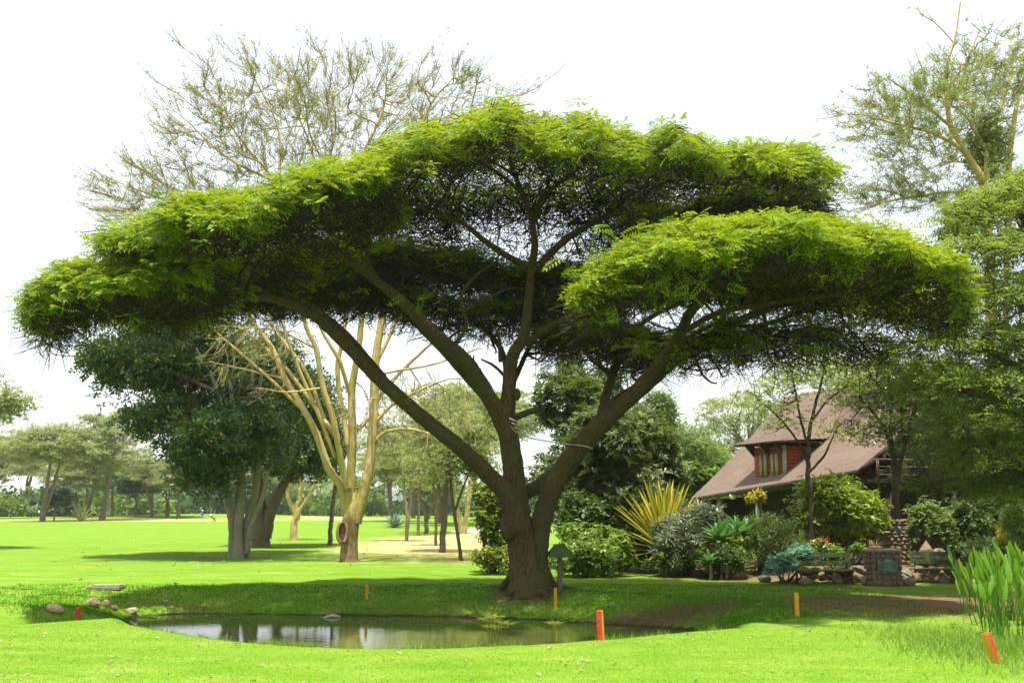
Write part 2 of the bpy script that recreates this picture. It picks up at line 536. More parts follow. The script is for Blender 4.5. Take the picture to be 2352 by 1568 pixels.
M = {}
M['acacia_bark'] = rough_mat('acacia_bark', (0.042, 0.030, 0.013), (0.23, 0.158, 0.066), 9.0, (4.2, 4.2, 0.5), 0.9, 1.0, (0.125, 0.120, 0.045), dist=0.22, s3=1.6)
M['acacia_twig'] = rough_mat('acacia_twig', (0.020, 0.015, 0.010), (0.055, 0.040, 0.026), 5.0, bump=0.2)
M['acacia_leaf'] = leaf_mat('acacia_leaf', (0.046, 0.122, 0.003), (0.240, 0.310, 0.008), (0.37, 0.47, 0.006), 0.34, 0.6, 0.10, 0.45, (0.30, 0.26, 0.015))
M['fever_bark'] = rough_mat('fever_bark', (0.34, 0.24, 0.085), (0.50, 0.38, 0.17), 3.0, (2, 2, 0.8), 0.7, 0.35, (0.25, 0.23, 0.045), dist=0.03, s3=0.35)
def fever_bark_mat():
    m = rough_mat('fever_bark_foot', (0.34, 0.24, 0.085), (0.50, 0.38, 0.17), 3.0, (2, 2, 0.8), 0.7, 0.6, (0.25, 0.23, 0.045), dist=0.05, s3=0.35)
    t = m.node_tree
    p = [n for n in t.nodes if n.type == 'BSDF_PRINCIPLED'][0]
    src = p.inputs['Base Color'].links[0].from_socket
    tc = N_(t, 'ShaderNodeTexCoord'); sp = N_(t, 'ShaderNodeSeparateXYZ'); t.links.new(tc.outputs['Object'], sp.inputs[0])
    nz = N_(t, 'ShaderNodeTexNoise', Scale=2.2, Detail=5.0); t.links.new(tc.outputs['Object'], nz.inputs['Vector'])
    k = N_(t, 'ShaderNodeMath', operation='MULTIPLY_ADD'); t.links.new(nz.outputs[0], k.inputs[0]); k.inputs[1].default_value = 3.0; t.links.new(sp.outputs[2], k.inputs[2])
    vo = N_(t, 'ShaderNodeTexVoronoi', Scale=7.0); mp = N_(t, 'ShaderNodeMapping'); mp.inputs['Scale'].default_value = (1.6, 1.6, .6)
    t.links.new(tc.outputs['Object'], mp.inputs['Vector']); t.links.new(mp.outputs[0], vo.inputs['Vector'])
    flaky = mix_col(t, vo.outputs['Distance'], (0.30, 0.20, 0.09), (0.10, 0.06, 0.03))
    c = mix_col(t, ramp(t, k.outputs[0], 2.9, 4.1), flaky, src)
    t.links.new(c, p.inputs['Base Color'])
    return m
M['fever_base'] = rough_mat('fever_base', (0.12, 0.075, 0.035), (0.38, 0.27, 0.13), 6.0, (2.5, 2.5, 0.6), 0.85, 0.9, dist=0.06)
M['fever_foot'] = fever_bark_mat()
M['fever_twig'] = rough_mat('fever_twig', (0.20, 0.165, 0.065), (0.36, 0.29, 0.13), 3.0, bump=0.1)
M['fever_leaf'] = leaf_mat('fever_leaf', (0.10, 0.14, 0.045), (0.20, 0.24, 0.08), (0.28, 0.36, 0.08), 0.4)
M['fever_green'] = leaf_mat('fever_green', (0.09, 0.14, 0.02), (0.19, 0.24, 0.035), (0.28, 0.38, 0.05), 0.42)
M['dark_bark'] = rough_mat('dark_bark', (0.07, 0.055, 0.038), (0.17, 0.135, 0.095), 6.0, (3, 3, 0.5), 0.9, 0.9, dist=0.05)
M['grey_bark'] = rough_mat('grey_bark', (0.13, 0.115, 0.08), (0.27, 0.24, 0.17), 6.0, (3, 3, 0.5), 0.85, 0.6, (0.16, 0.17, 0.09), dist=0.04)
M['dark_leaf'] = leaf_mat('dark_leaf', (0.012, 0.042, 0.010), (0.048, 0.092, 0.016), (0.09, 0.17, 0.010), 0.24, 0.38, 0.3, 0.5, (0.25, 0.20, 0.02))
M['bg_bark'] = rough_mat('bg_bark', (0.09, 0.07, 0.045), (0.19, 0.15, 0.10), 3.0, bump=0.2)
M['bg_leaf'] = leaf_mat('bg_leaf', (0.13, 0.175, 0.05), (0.24, 0.275, 0.085), (0.36, 0.42, 0.10), 0.4, scale=0.25)
M['bg_leaf_tan'] = leaf_mat('bg_leaf_tan', (0.17, 0.185, 0.07), (0.27, 0.27, 0.11), (0.36, 0.38, 0.11), 0.38, scale=0.25)
M['bg_leaf_green'] = leaf_mat('bg_leaf_green', (0.06, 0.115, 0.02), (0.135, 0.205, 0.035), (0.24, 0.34, 0.03), 0.38, scale=0.25)
M['bg_leaf_dark'] = leaf_mat('bg_leaf_dark', (0.02, 0.05, 0.022), (0.05, 0.095, 0.03), (0.08, 0.15, 0.02), 0.3, scale=0.3)
M['right_leaf'] = leaf_mat('right_leaf', (0.06, 0.115, 0.010), (0.14, 0.205, 0.018), (0.30, 0.40, 0.03), 0.42, scale=0.5)
M['garden_leaf'] = leaf_mat('garden_leaf', (0.05, 0.085, 0.014), (0.13, 0.165, 0.03), (0.20, 0.26, 0.03), 0.38)
M['right_twig'] = rough_mat('right_twig', (0.03, 0.024, 0.014), (0.075, 0.06, 0.035), 4.0, bump=0.2)
M['loquat_leaf'] = leaf_mat('loquat_leaf', (0.030, 0.062, 0.016), (0.125, 0.155, 0.045), (0.18, 0.25, 0.03), 0.24, 0.42, 0.35, 0.5)
M['willow_leaf'] = leaf_mat('willow_leaf', (0.09, 0.15, 0.03), (0.17, 0.23, 0.06), (0.25, 0.35, 0.06), 0.4)
M['bush_leaf'] = leaf_mat('bush_leaf', (0.08, 0.16, 0.012), (0.19, 0.29, 0.03), (0.22, 0.34, 0.03), 0.35, 0.35, 0.5)
M['lime_leaf'] = leaf_mat('lime_leaf', (0.09, 0.17, 0.01), (0.25, 0.33, 0.025), (0.36, 0.48, 0.03), 0.4, 0.4, 0.4)
M['shrub_leaf'] = leaf_mat('shrub_leaf', (0.035, 0.075, 0.012), (0.10, 0.15, 0.028), (0.14, 0.20, 0.02), 0.3)
M['croton_leaf'] = leaf_mat('croton_leaf', (0.06, 0.12, 0.012), (0.20, 0.24, 0.03), (0.25, 0.32, 0.02), 0.3, c3=(0.45, 0.30, 0.01))
M['yellow_leaf'] = leaf_mat('yellow_leaf', (0.30, 0.28, 0.02), (0.42, 0.36, 0.02), (0.40, 0.38, 0.02), 0.3)
M['grey_leaf'] = leaf_mat('grey_leaf', (0.065, 0.10, 0.045), (0.19, 0.215, 0.115), (0.12, 0.16, 0.06), 0.2, 0.35, 0.5, 1.5)
M['blue_leaf'] = leaf_mat('blue_leaf', (0.12, 0.26, 0.17), (0.22, 0.38, 0.26), (0.18, 0.38, 0.22), 0.3, 0.6, 0.2)
M['agave_leaf'] = leaf_mat('agave_leaf', (0.06, 0.17, 0.035), (0.11, 0.24, 0.06), (0.16, 0.36, 0.05), 0.22, 0.45, 0.4)
M['blue_agave'] = leaf_mat('blue_agave', (0.14, 0.20, 0.15), (0.22, 0.28, 0.22), (0.1, 0.16, 0.1), 0.1, 0.6, 0.3)
M['flower_red'] = leaf_mat('flower_red', (0.45, 0.09, 0.04), (0.55, 0.20, 0.12), (0.4, 0.1, 0.05), 0.2)
M['reed_leaf'] = leaf_mat('reed_leaf', (0.055, 0.15, 0.008), (0.12, 0.25, 0.015), (0.22, 0.42, 0.015), 0.4, 0.35, 0.4, 1.0)
M['reed_dead'] = leaf_mat('reed_dead', (0.22, 0.15, 0.05), (0.36, 0.26, 0.07), (0.3, 0.2, 0.05), 0.3)
M['sedge'] = leaf_mat('sedge', (0.16, 0.21, 0.025), (0.28, 0.30, 0.05), (0.3, 0.34, 0.04), 0.35)
M['grass_blade'] = leaf_mat('grass_blade', (0.068, 0.160, 0.008), (0.155, 0.230, 0.028), (0.21, 0.36, 0.020), 0.35, 0.6, 0.15, 0.35)
M['grass_long'] = leaf_mat('grass_long', (0.09, 0.20, 0.015), (0.20, 0.29, 0.05), (0.24, 0.40, 0.03), 0.35, 0.6, 0.15, 0.5)
M['grass_shade'] = leaf_mat('grass_shade', (0.026, 0.125, 0.001), (0.060, 0.185, 0.002), (0.08, 0.28, 0.003), 0.3, 0.7, 0.05, 0.5)  # rough bank grass, with the acacia's shade darkened into its greens
M['stone'] = rough_mat('stone', (0.095, 0.070, 0.038), (0.22, 0.165, 0.095), 5.0, bump=0.6, c3=(0.14, 0.13, 0.09), dist=0.03, s3=3)
M['stone_red'] = rough_mat('stone_red', (0.11, 0.072, 0.038), (0.20, 0.13, 0.07), 6.0, bump=0.6, dist=0.03)
M['stone_grey'] = rough_mat('stone_grey', (0.10, 0.09, 0.07), (0.20, 0.18, 0.14), 6.0, bump=0.6, dist=0.03)
M['mortar'] = rough_mat('mortar', (0.11, 0.085, 0.055), (0.18, 0.14, 0.09), 20.0, bump=0.4)
M['cap'] = rough_mat('cap', (0.14, 0.13, 0.105), (0.25, 0.23, 0.19), 8.0, bump=0.4)
M['concrete'] = rough_mat('concrete', (0.26, 0.25, 0.23), (0.45, 0.44, 0.42), 7.0, bump=0.3)
M['bench_paint'] = rough_mat('bench_paint', (0.028, 0.052, 0.015), (0.058, 0.095, 0.028), 5.0, (1, 8, 8), 0.7, 0.25, (0.085, 0.10, 0.045), s3=3, spec=.1)
M['bench_dark'] = rough_mat('bench_dark', (0.03, 0.028, 0.018), (0.07, 0.06, 0.04), 6.0, rough=0.7, bump=0.2)
M['plaque'] = flat_mat('plaque', (0.008, 0.065, 0.050), 0.4, 0.5, 0.2)
M['plaque_text'] = flat_mat('plaque_text', (0.22, 0.42, 0.34), 0.5)
M['plaque_rim'] = flat_mat('plaque_rim', (0.17, 0.19, 0.12), 0.6)
M['red_paint'] = rough_mat('red_paint', (0.42, 0.030, 0.012), (0.56, 0.055, 0.022), 9.0, (1, 1, 0.5), 0.6, 0.25, (0.36, 0.10, 0.06), s3=9, spec=.1)
M['yellow_paint'] = rough_mat('yellow_paint', (0.46, 0.23, 0.008), (0.60, 0.33, 0.015), 9.0, (1, 1, 0.5), 0.55, 0.25)
M['roof_green'] = rough_mat('roof_green', (0.030, 0.080, 0.014), (0.06, 0.12, 0.026), 6.0, rough=0.7, bump=0.2)
M['post_wood'] = rough_mat('post_wood', (0.08, 0.06, 0.045), (0.17, 0.13, 0.10), 6.0, (4, 4, 0.6), 0.85, 0.5)
M['house_red'] = rough_mat('house_red', (0.24, 0.040, 0.020), (0.36, 0.070, 0.034), 6.0, (1, 1, 4), 0.7, 0.3)
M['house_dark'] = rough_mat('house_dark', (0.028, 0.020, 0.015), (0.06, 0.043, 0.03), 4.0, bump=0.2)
M['post_green'] = rough_mat('post_green', (0.22, 0.26, 0.17), (0.33, 0.36, 0.25), 5.0, (3, 3, 0.6), 0.7, 0.3)
M['frame_wood'] = rough_mat('frame_wood', (0.10, 0.065, 0.035), (0.17, 0.11, 0.06), 8.0, (3, 3, 0.6), 0.6, 0.3)
M['curtain'] = flat_mat('curtain', (0.34, 0.29, 0.20), 0.9, 0.1, 0.3, 12)
M['white'] = flat_mat('white', (0.72, 0.70, 0.64), 0.6, 0.3, 0.1)
M['black'] = flat_mat('black', (0.02, 0.02, 0.02), 0.6, 0.3, 0.1)
M['terracotta'] = flat_mat('terracotta', (0.34, 0.13, 0.07), 0.8, 0.2, 0.2)
M['soil'] = rough_mat('soil', (0.075, 0.045, 0.025), (0.17, 0.10, 0.055), 9.0, bump=0.8, dist=0.05)
M['rope'] = flat_mat('rope', (0.30, 0.28, 0.20), 0.9, 0.1, 0.2)
M['nest'] = rough_mat('nest', (0.012, 0.010, 0.008), (0.05, 0.04, 0.03), 8.0, bump=0.5)
M['dead_leaf'] = leaf_mat('dead_leaf', (0.20, 0.13, 0.06), (0.50, 0.42, 0.28), (0.3, 0.2, 0.1), 0.2, c3=(0.05, 0.03, 0.02))
M['log'] = rough_mat('log', (0.28, 0.24, 0.17), (0.46, 0.42, 0.33), 6.0, bump=0.4)

def roof_mat():
    m, t, o = new_mat('shingle')
    uv = N_(t, 'ShaderNodeUVMap')
    br = N_(t, 'ShaderNodeTexBrick', Scale=1.0)
    br.inputs['Brick Width'].default_value = 0.34; br.inputs['Row Height'].default_value = 0.16
    br.inputs['Mortar Size'].default_value = 0.006
    br.inputs['Color1'].default_value = (0.130, 0.086, 0.062, 1); br.inputs['Color2'].default_value = (0.155, 0.106, 0.079, 1)
    br.inputs['Mortar'].default_value = (0.10, 0.064, 0.047, 1)
    t.links.new(uv.outputs[0], br.inputs['Vector'])
    nz = N_(t, 'ShaderNodeTexNoise', Scale=0.9, Detail=5.0)
    t.links.new(uv.outputs[0], nz.inputs['Vector'])
    c = mix_col(t, ramp(t, nz.outputs[0], 0.35, 0.75), br.outputs[0], (0.178, 0.126, 0.096))
    p = N_(t, 'ShaderNodeBsdfPrincipled', Roughness=0.85)
    t.links.new(c, p.inputs['Base Color'])
    bp = N_(t, 'ShaderNodeBump', Strength=0.4, Distance=0.02)
    t.links.new(br.outputs[1], bp.inputs['Height']); bp.invert = True
    t.links.new(bp.outputs[0], p.inputs['Normal'])
    t.links.new(p.outputs[0], o.inputs['Surface'])
    return m
M['shingle'] = roof_mat()
def glass_mat():
    m, t, o = new_mat('window_glass')
    p = N_(t, 'ShaderNodeBsdfPrincipled', Roughness=0.06)
    p.inputs['Base Color'].default_value = (0.02, 0.022, 0.02, 1)
    p.inputs['Specular IOR Level'].default_value = 0.8
    t.links.new(p.outputs[0], o.inputs['Surface'])
    return m
M['glass'] = glass_mat()
def water_mat():
    m, t, o = new_mat('pond_water')
    tc = N_(t, 'ShaderNodeTexCoord')
    mp = N_(t, 'ShaderNodeMapping'); mp.inputs['Scale'].default_value = (1.0, 2.2, 1)
    t.links.new(tc.outputs['Object'], mp.inputs['Vector'])
    nz = N_(t, 'ShaderNodeTexNoise', Scale=3.0, Detail=3.0)
    t.links.new(mp.outputs[0], nz.inputs['Vector'])
    p = N_(t, 'ShaderNodeBsdfPrincipled', Roughness=0.05)
    n2 = N_(t, 'ShaderNodeTexNoise', Scale=0.7, Detail=4.0)
    t.links.new(tc.outputs['Object'], n2.inputs['Vector'])
    t.links.new(mix_col(t, n2.outputs[0], (0.045, 0.062, 0.012), (0.080, 0.098, 0.022)), p.inputs['Base Color'])
    p.inputs['IOR'].default_value = 1.33
    bp = N_(t, 'ShaderNodeBump', Strength=0.09, Distance=0.02)
    t.links.new(nz.outputs[0], bp.inputs['Height']); t.links.new(bp.outputs[0], p.inputs['Normal'])
    t.links.new(p.outputs[0], o.inputs['Surface'])
    return m
M['water'] = water_mat()
def ground_mat():
    m, t, o = new_mat('lawn')
    tc = N_(t, 'ShaderNodeTexCoord')
    def noise(s, d=4.0, r=0.6, st=(1, 1, 1)):
        mp = N_(t, 'ShaderNodeMapping'); mp.inputs['Scale'].default_value = st
        t.links.new(tc.outputs['Object'], mp.inputs['Vector'])
        n = N_(t, 'ShaderNodeTexNoise', Scale=s, Detail=d, Roughness=r)
        t.links.new(mp.outputs[0], n.inputs['Vector'])
        return n.outputs[0]
    big, mid, fine, vfine = noise(0.22, 5, .65, (.7, 1.3, 1)), noise(0.9, 6, .65, (.7, 1.4, 1)), noise(14.0, 4), noise(60.0, 3)
    c = mix_col(t, ramp(t, big, 0.35, 0.65), (0.072, 0.170, 0.008), (0.118, 0.205, 0.014))
    c = mix_col(t, ramp(t, mid, 0.42, 0.72), c, (0.168, 0.228, 0.036))
    c = mix_col(t, ramp(t, fine, 0.45, 0.8), c, (0.045, 0.150, 0.003))
    c = mix_col(t, ramp(t, vfine, 0.52, 0.8), c, (0.155, 0.228, 0.034))
    c = mix_col(t, ramp(t, noise(0.45, 7, .7, (.6, 1.5, 1)), 0.56, 0.78), c, (0.215, 0.235, 0.060))
    c = mix_col(t, ramp(t, noise(3.2, 6, .7), 0.60, 0.80), c, (0.055, 0.135, 0.010))
    def attr(n):
        a = N_(t, 'ShaderNodeAttribute', attribute_name=n)
        return a.outputs['Fac']
    def masked(a, nz, lo, hi):
        k = N_(t, 'ShaderNodeMath', operation='MULTIPLY_ADD')
        t.links.new(nz, k.inputs[0]); k.inputs[1].default_value = 0.9
        s2 = N_(t, 'ShaderNodeMath', operation='SUBTRACT'); t.links.new(a, s2.inputs[0]); s2.inputs[1].default_value = 0.45
        t.links.new(s2.outputs[0], k.inputs[2])
        return ramp(t, k.outputs[0], lo, hi)
    c = mix_col(t, masked(attr('dry'), mid, 0.25, 0.7), c, (0.34, 0.29, 0.115))
    c = mix_col(t, masked(attr('dirt'), noise(2.2, 6, .7, (.5, 1.6, 1)), 0.30, 0.72), c, (0.125, 0.082, 0.040))
    c = mix_col(t, masked(attr('mud'), fine, 0.3, 0.6), c, (0.045, 0.033, 0.018))
    c = mix_col(t, attr('path'), c, (0.46, 0.40, 0.33))
    p = N_(t, 'ShaderNodeBsdfPrincipled', Roughness=0.9)
    p.inputs['Specular IOR Level'].default_value = 0.04
    t.links.new(c, p.inputs['Base Color'])
    bp = N_(t, 'ShaderNodeBump', Strength=0.7, Distance=0.03)
    t.links.new(fine, bp.inputs['Height']); t.links.new(bp.outputs[0], p.inputs['Normal'])
    t.links.new(p.outputs[0], o.inputs['Surface'])
    return m
M['lawn'] = ground_mat()

# ================================================================== SETTING
def graded(lo, hi, fine_lo, fine_hi, step, growth=1.22):
    a = list(np.arange(fine_lo, fine_hi + 1e-6, step))
    s, x = step, a[-1]
    while x < hi:
        s *= growth; x += s; a.append(min(x, hi))
    s, x, pre = step, fine_lo, []
    while x > lo:
        s *= growth; x -= s; pre.append(max(x, lo))
    return np.array(pre[::-1] + a)
gx = graded(-1500, 1500, -16, 16, 0.22)
gy = graded(-60, 1500, 9, 34, 0.17, 1.13)
GX, GY = np.meshgrid(gx, gy)
GZ = H(GX.ravel(), GY.ravel())
nx, ny = len(gx), len(gy)
acc = Acc()
ii, jj = np.meshgrid(np.arange(nx - 1), np.arange(ny - 1))
k = (jj * nx + ii).ravel()
acc.add(np.column_stack([GX.ravel(), GY.ravel(), GZ]), np.stack([k, k + 1, k + nx + 1, k + nx], -1))
ground = acc.obj('ground', M['lawn'], smooth=True)
ground['kind'] = 'structure'
def ell(cx, cy, rx, ry):
    return np.clip(1.25 - np.sqrt(((GX.ravel() - cx) / rx) ** 2 + ((GY.ravel() - cy) / ry) ** 2), 0, 1)
def set_attr(name, val):
    a = ground.data.attributes.new(name, 'FLOAT', 'POINT')
    a.data.foreach_set('value', np.asarray(val, np.float32))
set_attr('dry', np.clip(np.maximum.reduce([ell(-4.6, 66, 7, 24), ell(-75, 172, 45, 13), ell(-30, 185, 10, 6), 0.7 * ell(-2.2, 45, 2.2, 3)]), 0, 1))
set_attr('dirt', np.clip(np.maximum.reduce([ell(9.8, 25.0, 5.0, 3.6), 0.8 * ell(-4.2, 27.4, 4.2, 0.7), 0.75 * ell(3.5, 25.6, 6.5, 0.9), ell(0.55, 28.5, 1.5, 1.0),
         0.6 * ell(-9.6, 28.6, 2.6, .35), 0.7 * ell(8.6, 30.8, 5, .6), ell(12, 33.4, 8, 2.2), ell(8.5, 37, 6.5, 4.0), ell(15, 38, 7, 5), 0.65 * ell(-2.1, 43, 1.4, 1.0)]), 0, 1))
_pd = seg_dist(GX.ravel(), GY.ravel(), POND)
_pin = inside(GX.ravel(), GY.ravel(), POND)
_front = GY.ravel() < np.interp(GX.ravel(), _cx, _cyy) + 1.2
set_attr('mud', np.where(_pin, 1.0, np.where(_front, 0, np.clip(1.2 - _pd / 0.12, 0, 1))))
set_attr('path', sstep(0.2, 0.5, ell(-3.4, 96, 2.6, 12)))

def poly_obj(name, pts, mat, kind):
    me = bpy.data.meshes.new(name)
    me.from_pydata([tuple(map(float, p)) for p in pts], [], [list(range(len(pts)))])
    me.materials.append(mat)
    return link(name, me, None, kind)
_c = POND.mean(0)
water_poly = []
for (x, y) in POND:
    d = np.array([x, y]) - _c
    d = d / np.linalg.norm(d) * 0.25
    water_poly.append((x + d[0], y + d[1], WATER_Z))
poly_obj('pond_water', water_poly, M['water'], 'structure')

# distant low hills
acc = Acc()
hx = np.linspace(-2600, 2600, 90)
hz = 12 + 40 * np.exp(-((hx + 420) / 330) ** 2) + 14 * np.exp(-((hx - 700) / 500) ** 2) + 5 * np.sin(hx / 90.0) + 3 * np.sin(hx / 37.0)
prof = [(1500, 0.0), (1750, 0.35), (2000, 0.8), (2200, 1.0), (2600, 0.2)]
hv = np.concatenate([np.column_stack([hx, np.full(90, yy), hz * kz - 1]) for yy, kz in prof])
q = np.array([[r * 90 + c, r * 90 + c + 1, (r + 1) * 90 + c + 1, (r + 1) * 90 + c] for r in range(4) for c in range(89)])
acc.add(hv, q)
acc.obj('hills', M['bg_leaf_dark'], smooth=True, kind='structure')

# ================================================================== THE BIG UMBRELLA ACACIA
def pad_spine(pts, droop):
    """pts: (px, py, Y, half width); py is the row of the silhouette, so the spine is set below it to suit"""
    out = []
    v = np.linspace(0, 1, 21)
    for px, py, Y, hw in pts:
        p = P(px, py, Y)
        target = (p[2] - CAM_Z) / Y
        z = target * Y
        for _ in range(4):
            e = (z - droop * hw * v ** 2) / (Y - hw * v)
            z *= target / e.max()
        xs = p[0] * 1.0
        out.append((xs, Y, CAM_Z + z, hw))
    return np.array(out)
VLIM = {ord('A'): (-1, .45), ord('F'): (-.4, .28), ord('E'): (-.7, .4), ord('J'): (-.35, .35), ord('G'): (-1, .5), ord('K'): (-1, .6), ord('I'): (-.6, .5), ord('L'): (-.3, .4), ord('H'): (-.15, .8)}
def pad_sample(sp, droop, n, vpow=1.0, seed=0, vlo=-1, vhi=1):
    if seed in VLIM and vhi > 0: vlo, vhi = max(vlo, VLIM[seed][0]), min(vhi, VLIM[seed][1])
    seg = np.linalg.norm(np.diff(sp[:, :3], axis=0), axis=1)
    cum = np.concatenate([[0], np.cumsum(seg)])
    fine = np.linspace(0, cum[-1], 200)
    hw = np.interp(fine, cum, sp[:, 3]) + 0.25
    cdf = np.cumsum(hw); cdf /= cdf[-1]
    s = np.interp(rng.random(n), cdf, fine)
    X = np.interp(s, cum, sp[:, 0]); Y = np.interp(s, cum, sp[:, 1]); Z = np.interp(s, cum, sp[:, 2]); W = np.interp(s, cum, sp[:, 3])
    v = rng.uniform(vlo, vhi, n)
    edge = 1 + 0.14 * np.sin(s * 2.7 + seed) + 0.10 * np.sin(s * 6.1 + 2 * seed) + rng.normal(0, .05, n)
    x = X + rng.normal(0, .12, n); y = Y + v * W * edge
    z = Z - droop * W * (v ** 2) * (0.9 + 0.1 * edge)
    z = z + 0.17 * vnoise(x, y, 1.5, seed) + 0.13 * vnoise(x, y, 3.7, seed + 1)
    nrm = np.column_stack([0.1 * np.ones(n) * 0, 2 * droop * v * 0.9, np.ones(n)])
    return np.column_stack([x, y, z]), norm(nrm), v, (s / cum[-1])

tree = thing('umbrella_acacia', 'huge spreading umbrella acacia with dark forked trunk standing beside the pond', 'tree', hit(1218, 1352))
TB = np.array(tree.location)
def child_of_tree(o, root):
    o.parent = root
    o.matrix_parent_inverse = Matrix.Translation(-Vector(root.location))
    return o
sk = Skel()
def limb_px(sk, ctrl, sides=14, ridged=0.035, n=None, wob=0.05, mi=0):
    pts = [P(x, y, Y) for x, y, Y, wd in ctrl]
    rad = [max(0.01, wd * S(y, Y) / 2 * THIN) for x, y, Y, wd in ctrl]
    return sk.limb(pts, rad, sides, ridged, n, wob, mi)
T0 = 28.6
THIN = 0.77
# fused stems of the trunk
limb_px(sk, [(1212, 1376, T0, 128), (1211, 1345, T0, 108), (1204, 1300, T0, 84), (1197, 1230, T0, 80), (1187, 1150, T0, 70), (1180, 1080, T0, 62), (1170, 1010, T0, 56), (1164, 965, T0, 50),
             (1168, 900, T0, 40), (1176, 820, T0, 38), (1203, 770, T0, 32), (1214, 690, T0, 28), (1221, 620, T0, 26), (1228, 560, T0, 21), (1217, 490, T0, 18), (1194, 430, T0, 15), (1172, 370, T0, 12), (1182, 325, T0, 9), (1186, 290, T0, 6)],
        26, 0.05, 150, 0.02)
limb_px(sk, [(1236, 1376, 28.75, 86), (1236, 1330, 28.75, 66), (1236, 1260, 28.7, 62), (1248, 1180, 28.5, 60), (1285, 1090, 28.2, 60), (1340, 1020, 27.8, 58), (1400, 955, 27.4, 54), (1455, 905, 27.0, 46), (1515, 835, 26.4, 37), (1560, 770, 25.4, 31), (1580, 725, 24.8, 29),
             (1610, 690, 24.2, 27), (1648, 645, 23.6, 24), (1668, 605, 23.2, 19), (1700, 580, 22.9, 13), (1735, 560, 22.6, 7)], 22, 0.045, 110, 0.03)
limb_px(sk, [(1195, 1215, 28.3, 60), (1172, 1150, 28.2, 56), (1138, 1105, 28.0, 52), (1060, 1030, 27.6, 46), (960, 950, 27.2, 42), (870, 870, 26.8, 40), (795, 792, 26.4, 36), (725, 728, 26.0, 31), (650, 692, 25.7, 24), (560, 680, 25, 17), (450, 668, 24.5, 12), (340, 660, 24, 8), (240, 665, 23.7, 5)], 20, 0.04, 110, 0.03)
limb_px(sk, [(1178, 1030, 28.5, 50), (1150, 960, 28.4, 52), (1120, 905, 28.2, 47), (1070, 830, 28.0, 44), (1000, 770, 27.6, 40), (935, 703, 27.2, 36), (872, 650, 26.8, 28), (800, 597, 26.3, 22), (735, 555, 26, 16), (680, 515, 25.7, 11), (620, 490, 25.5, 7)], 18, 0.04, 90, 0.03)
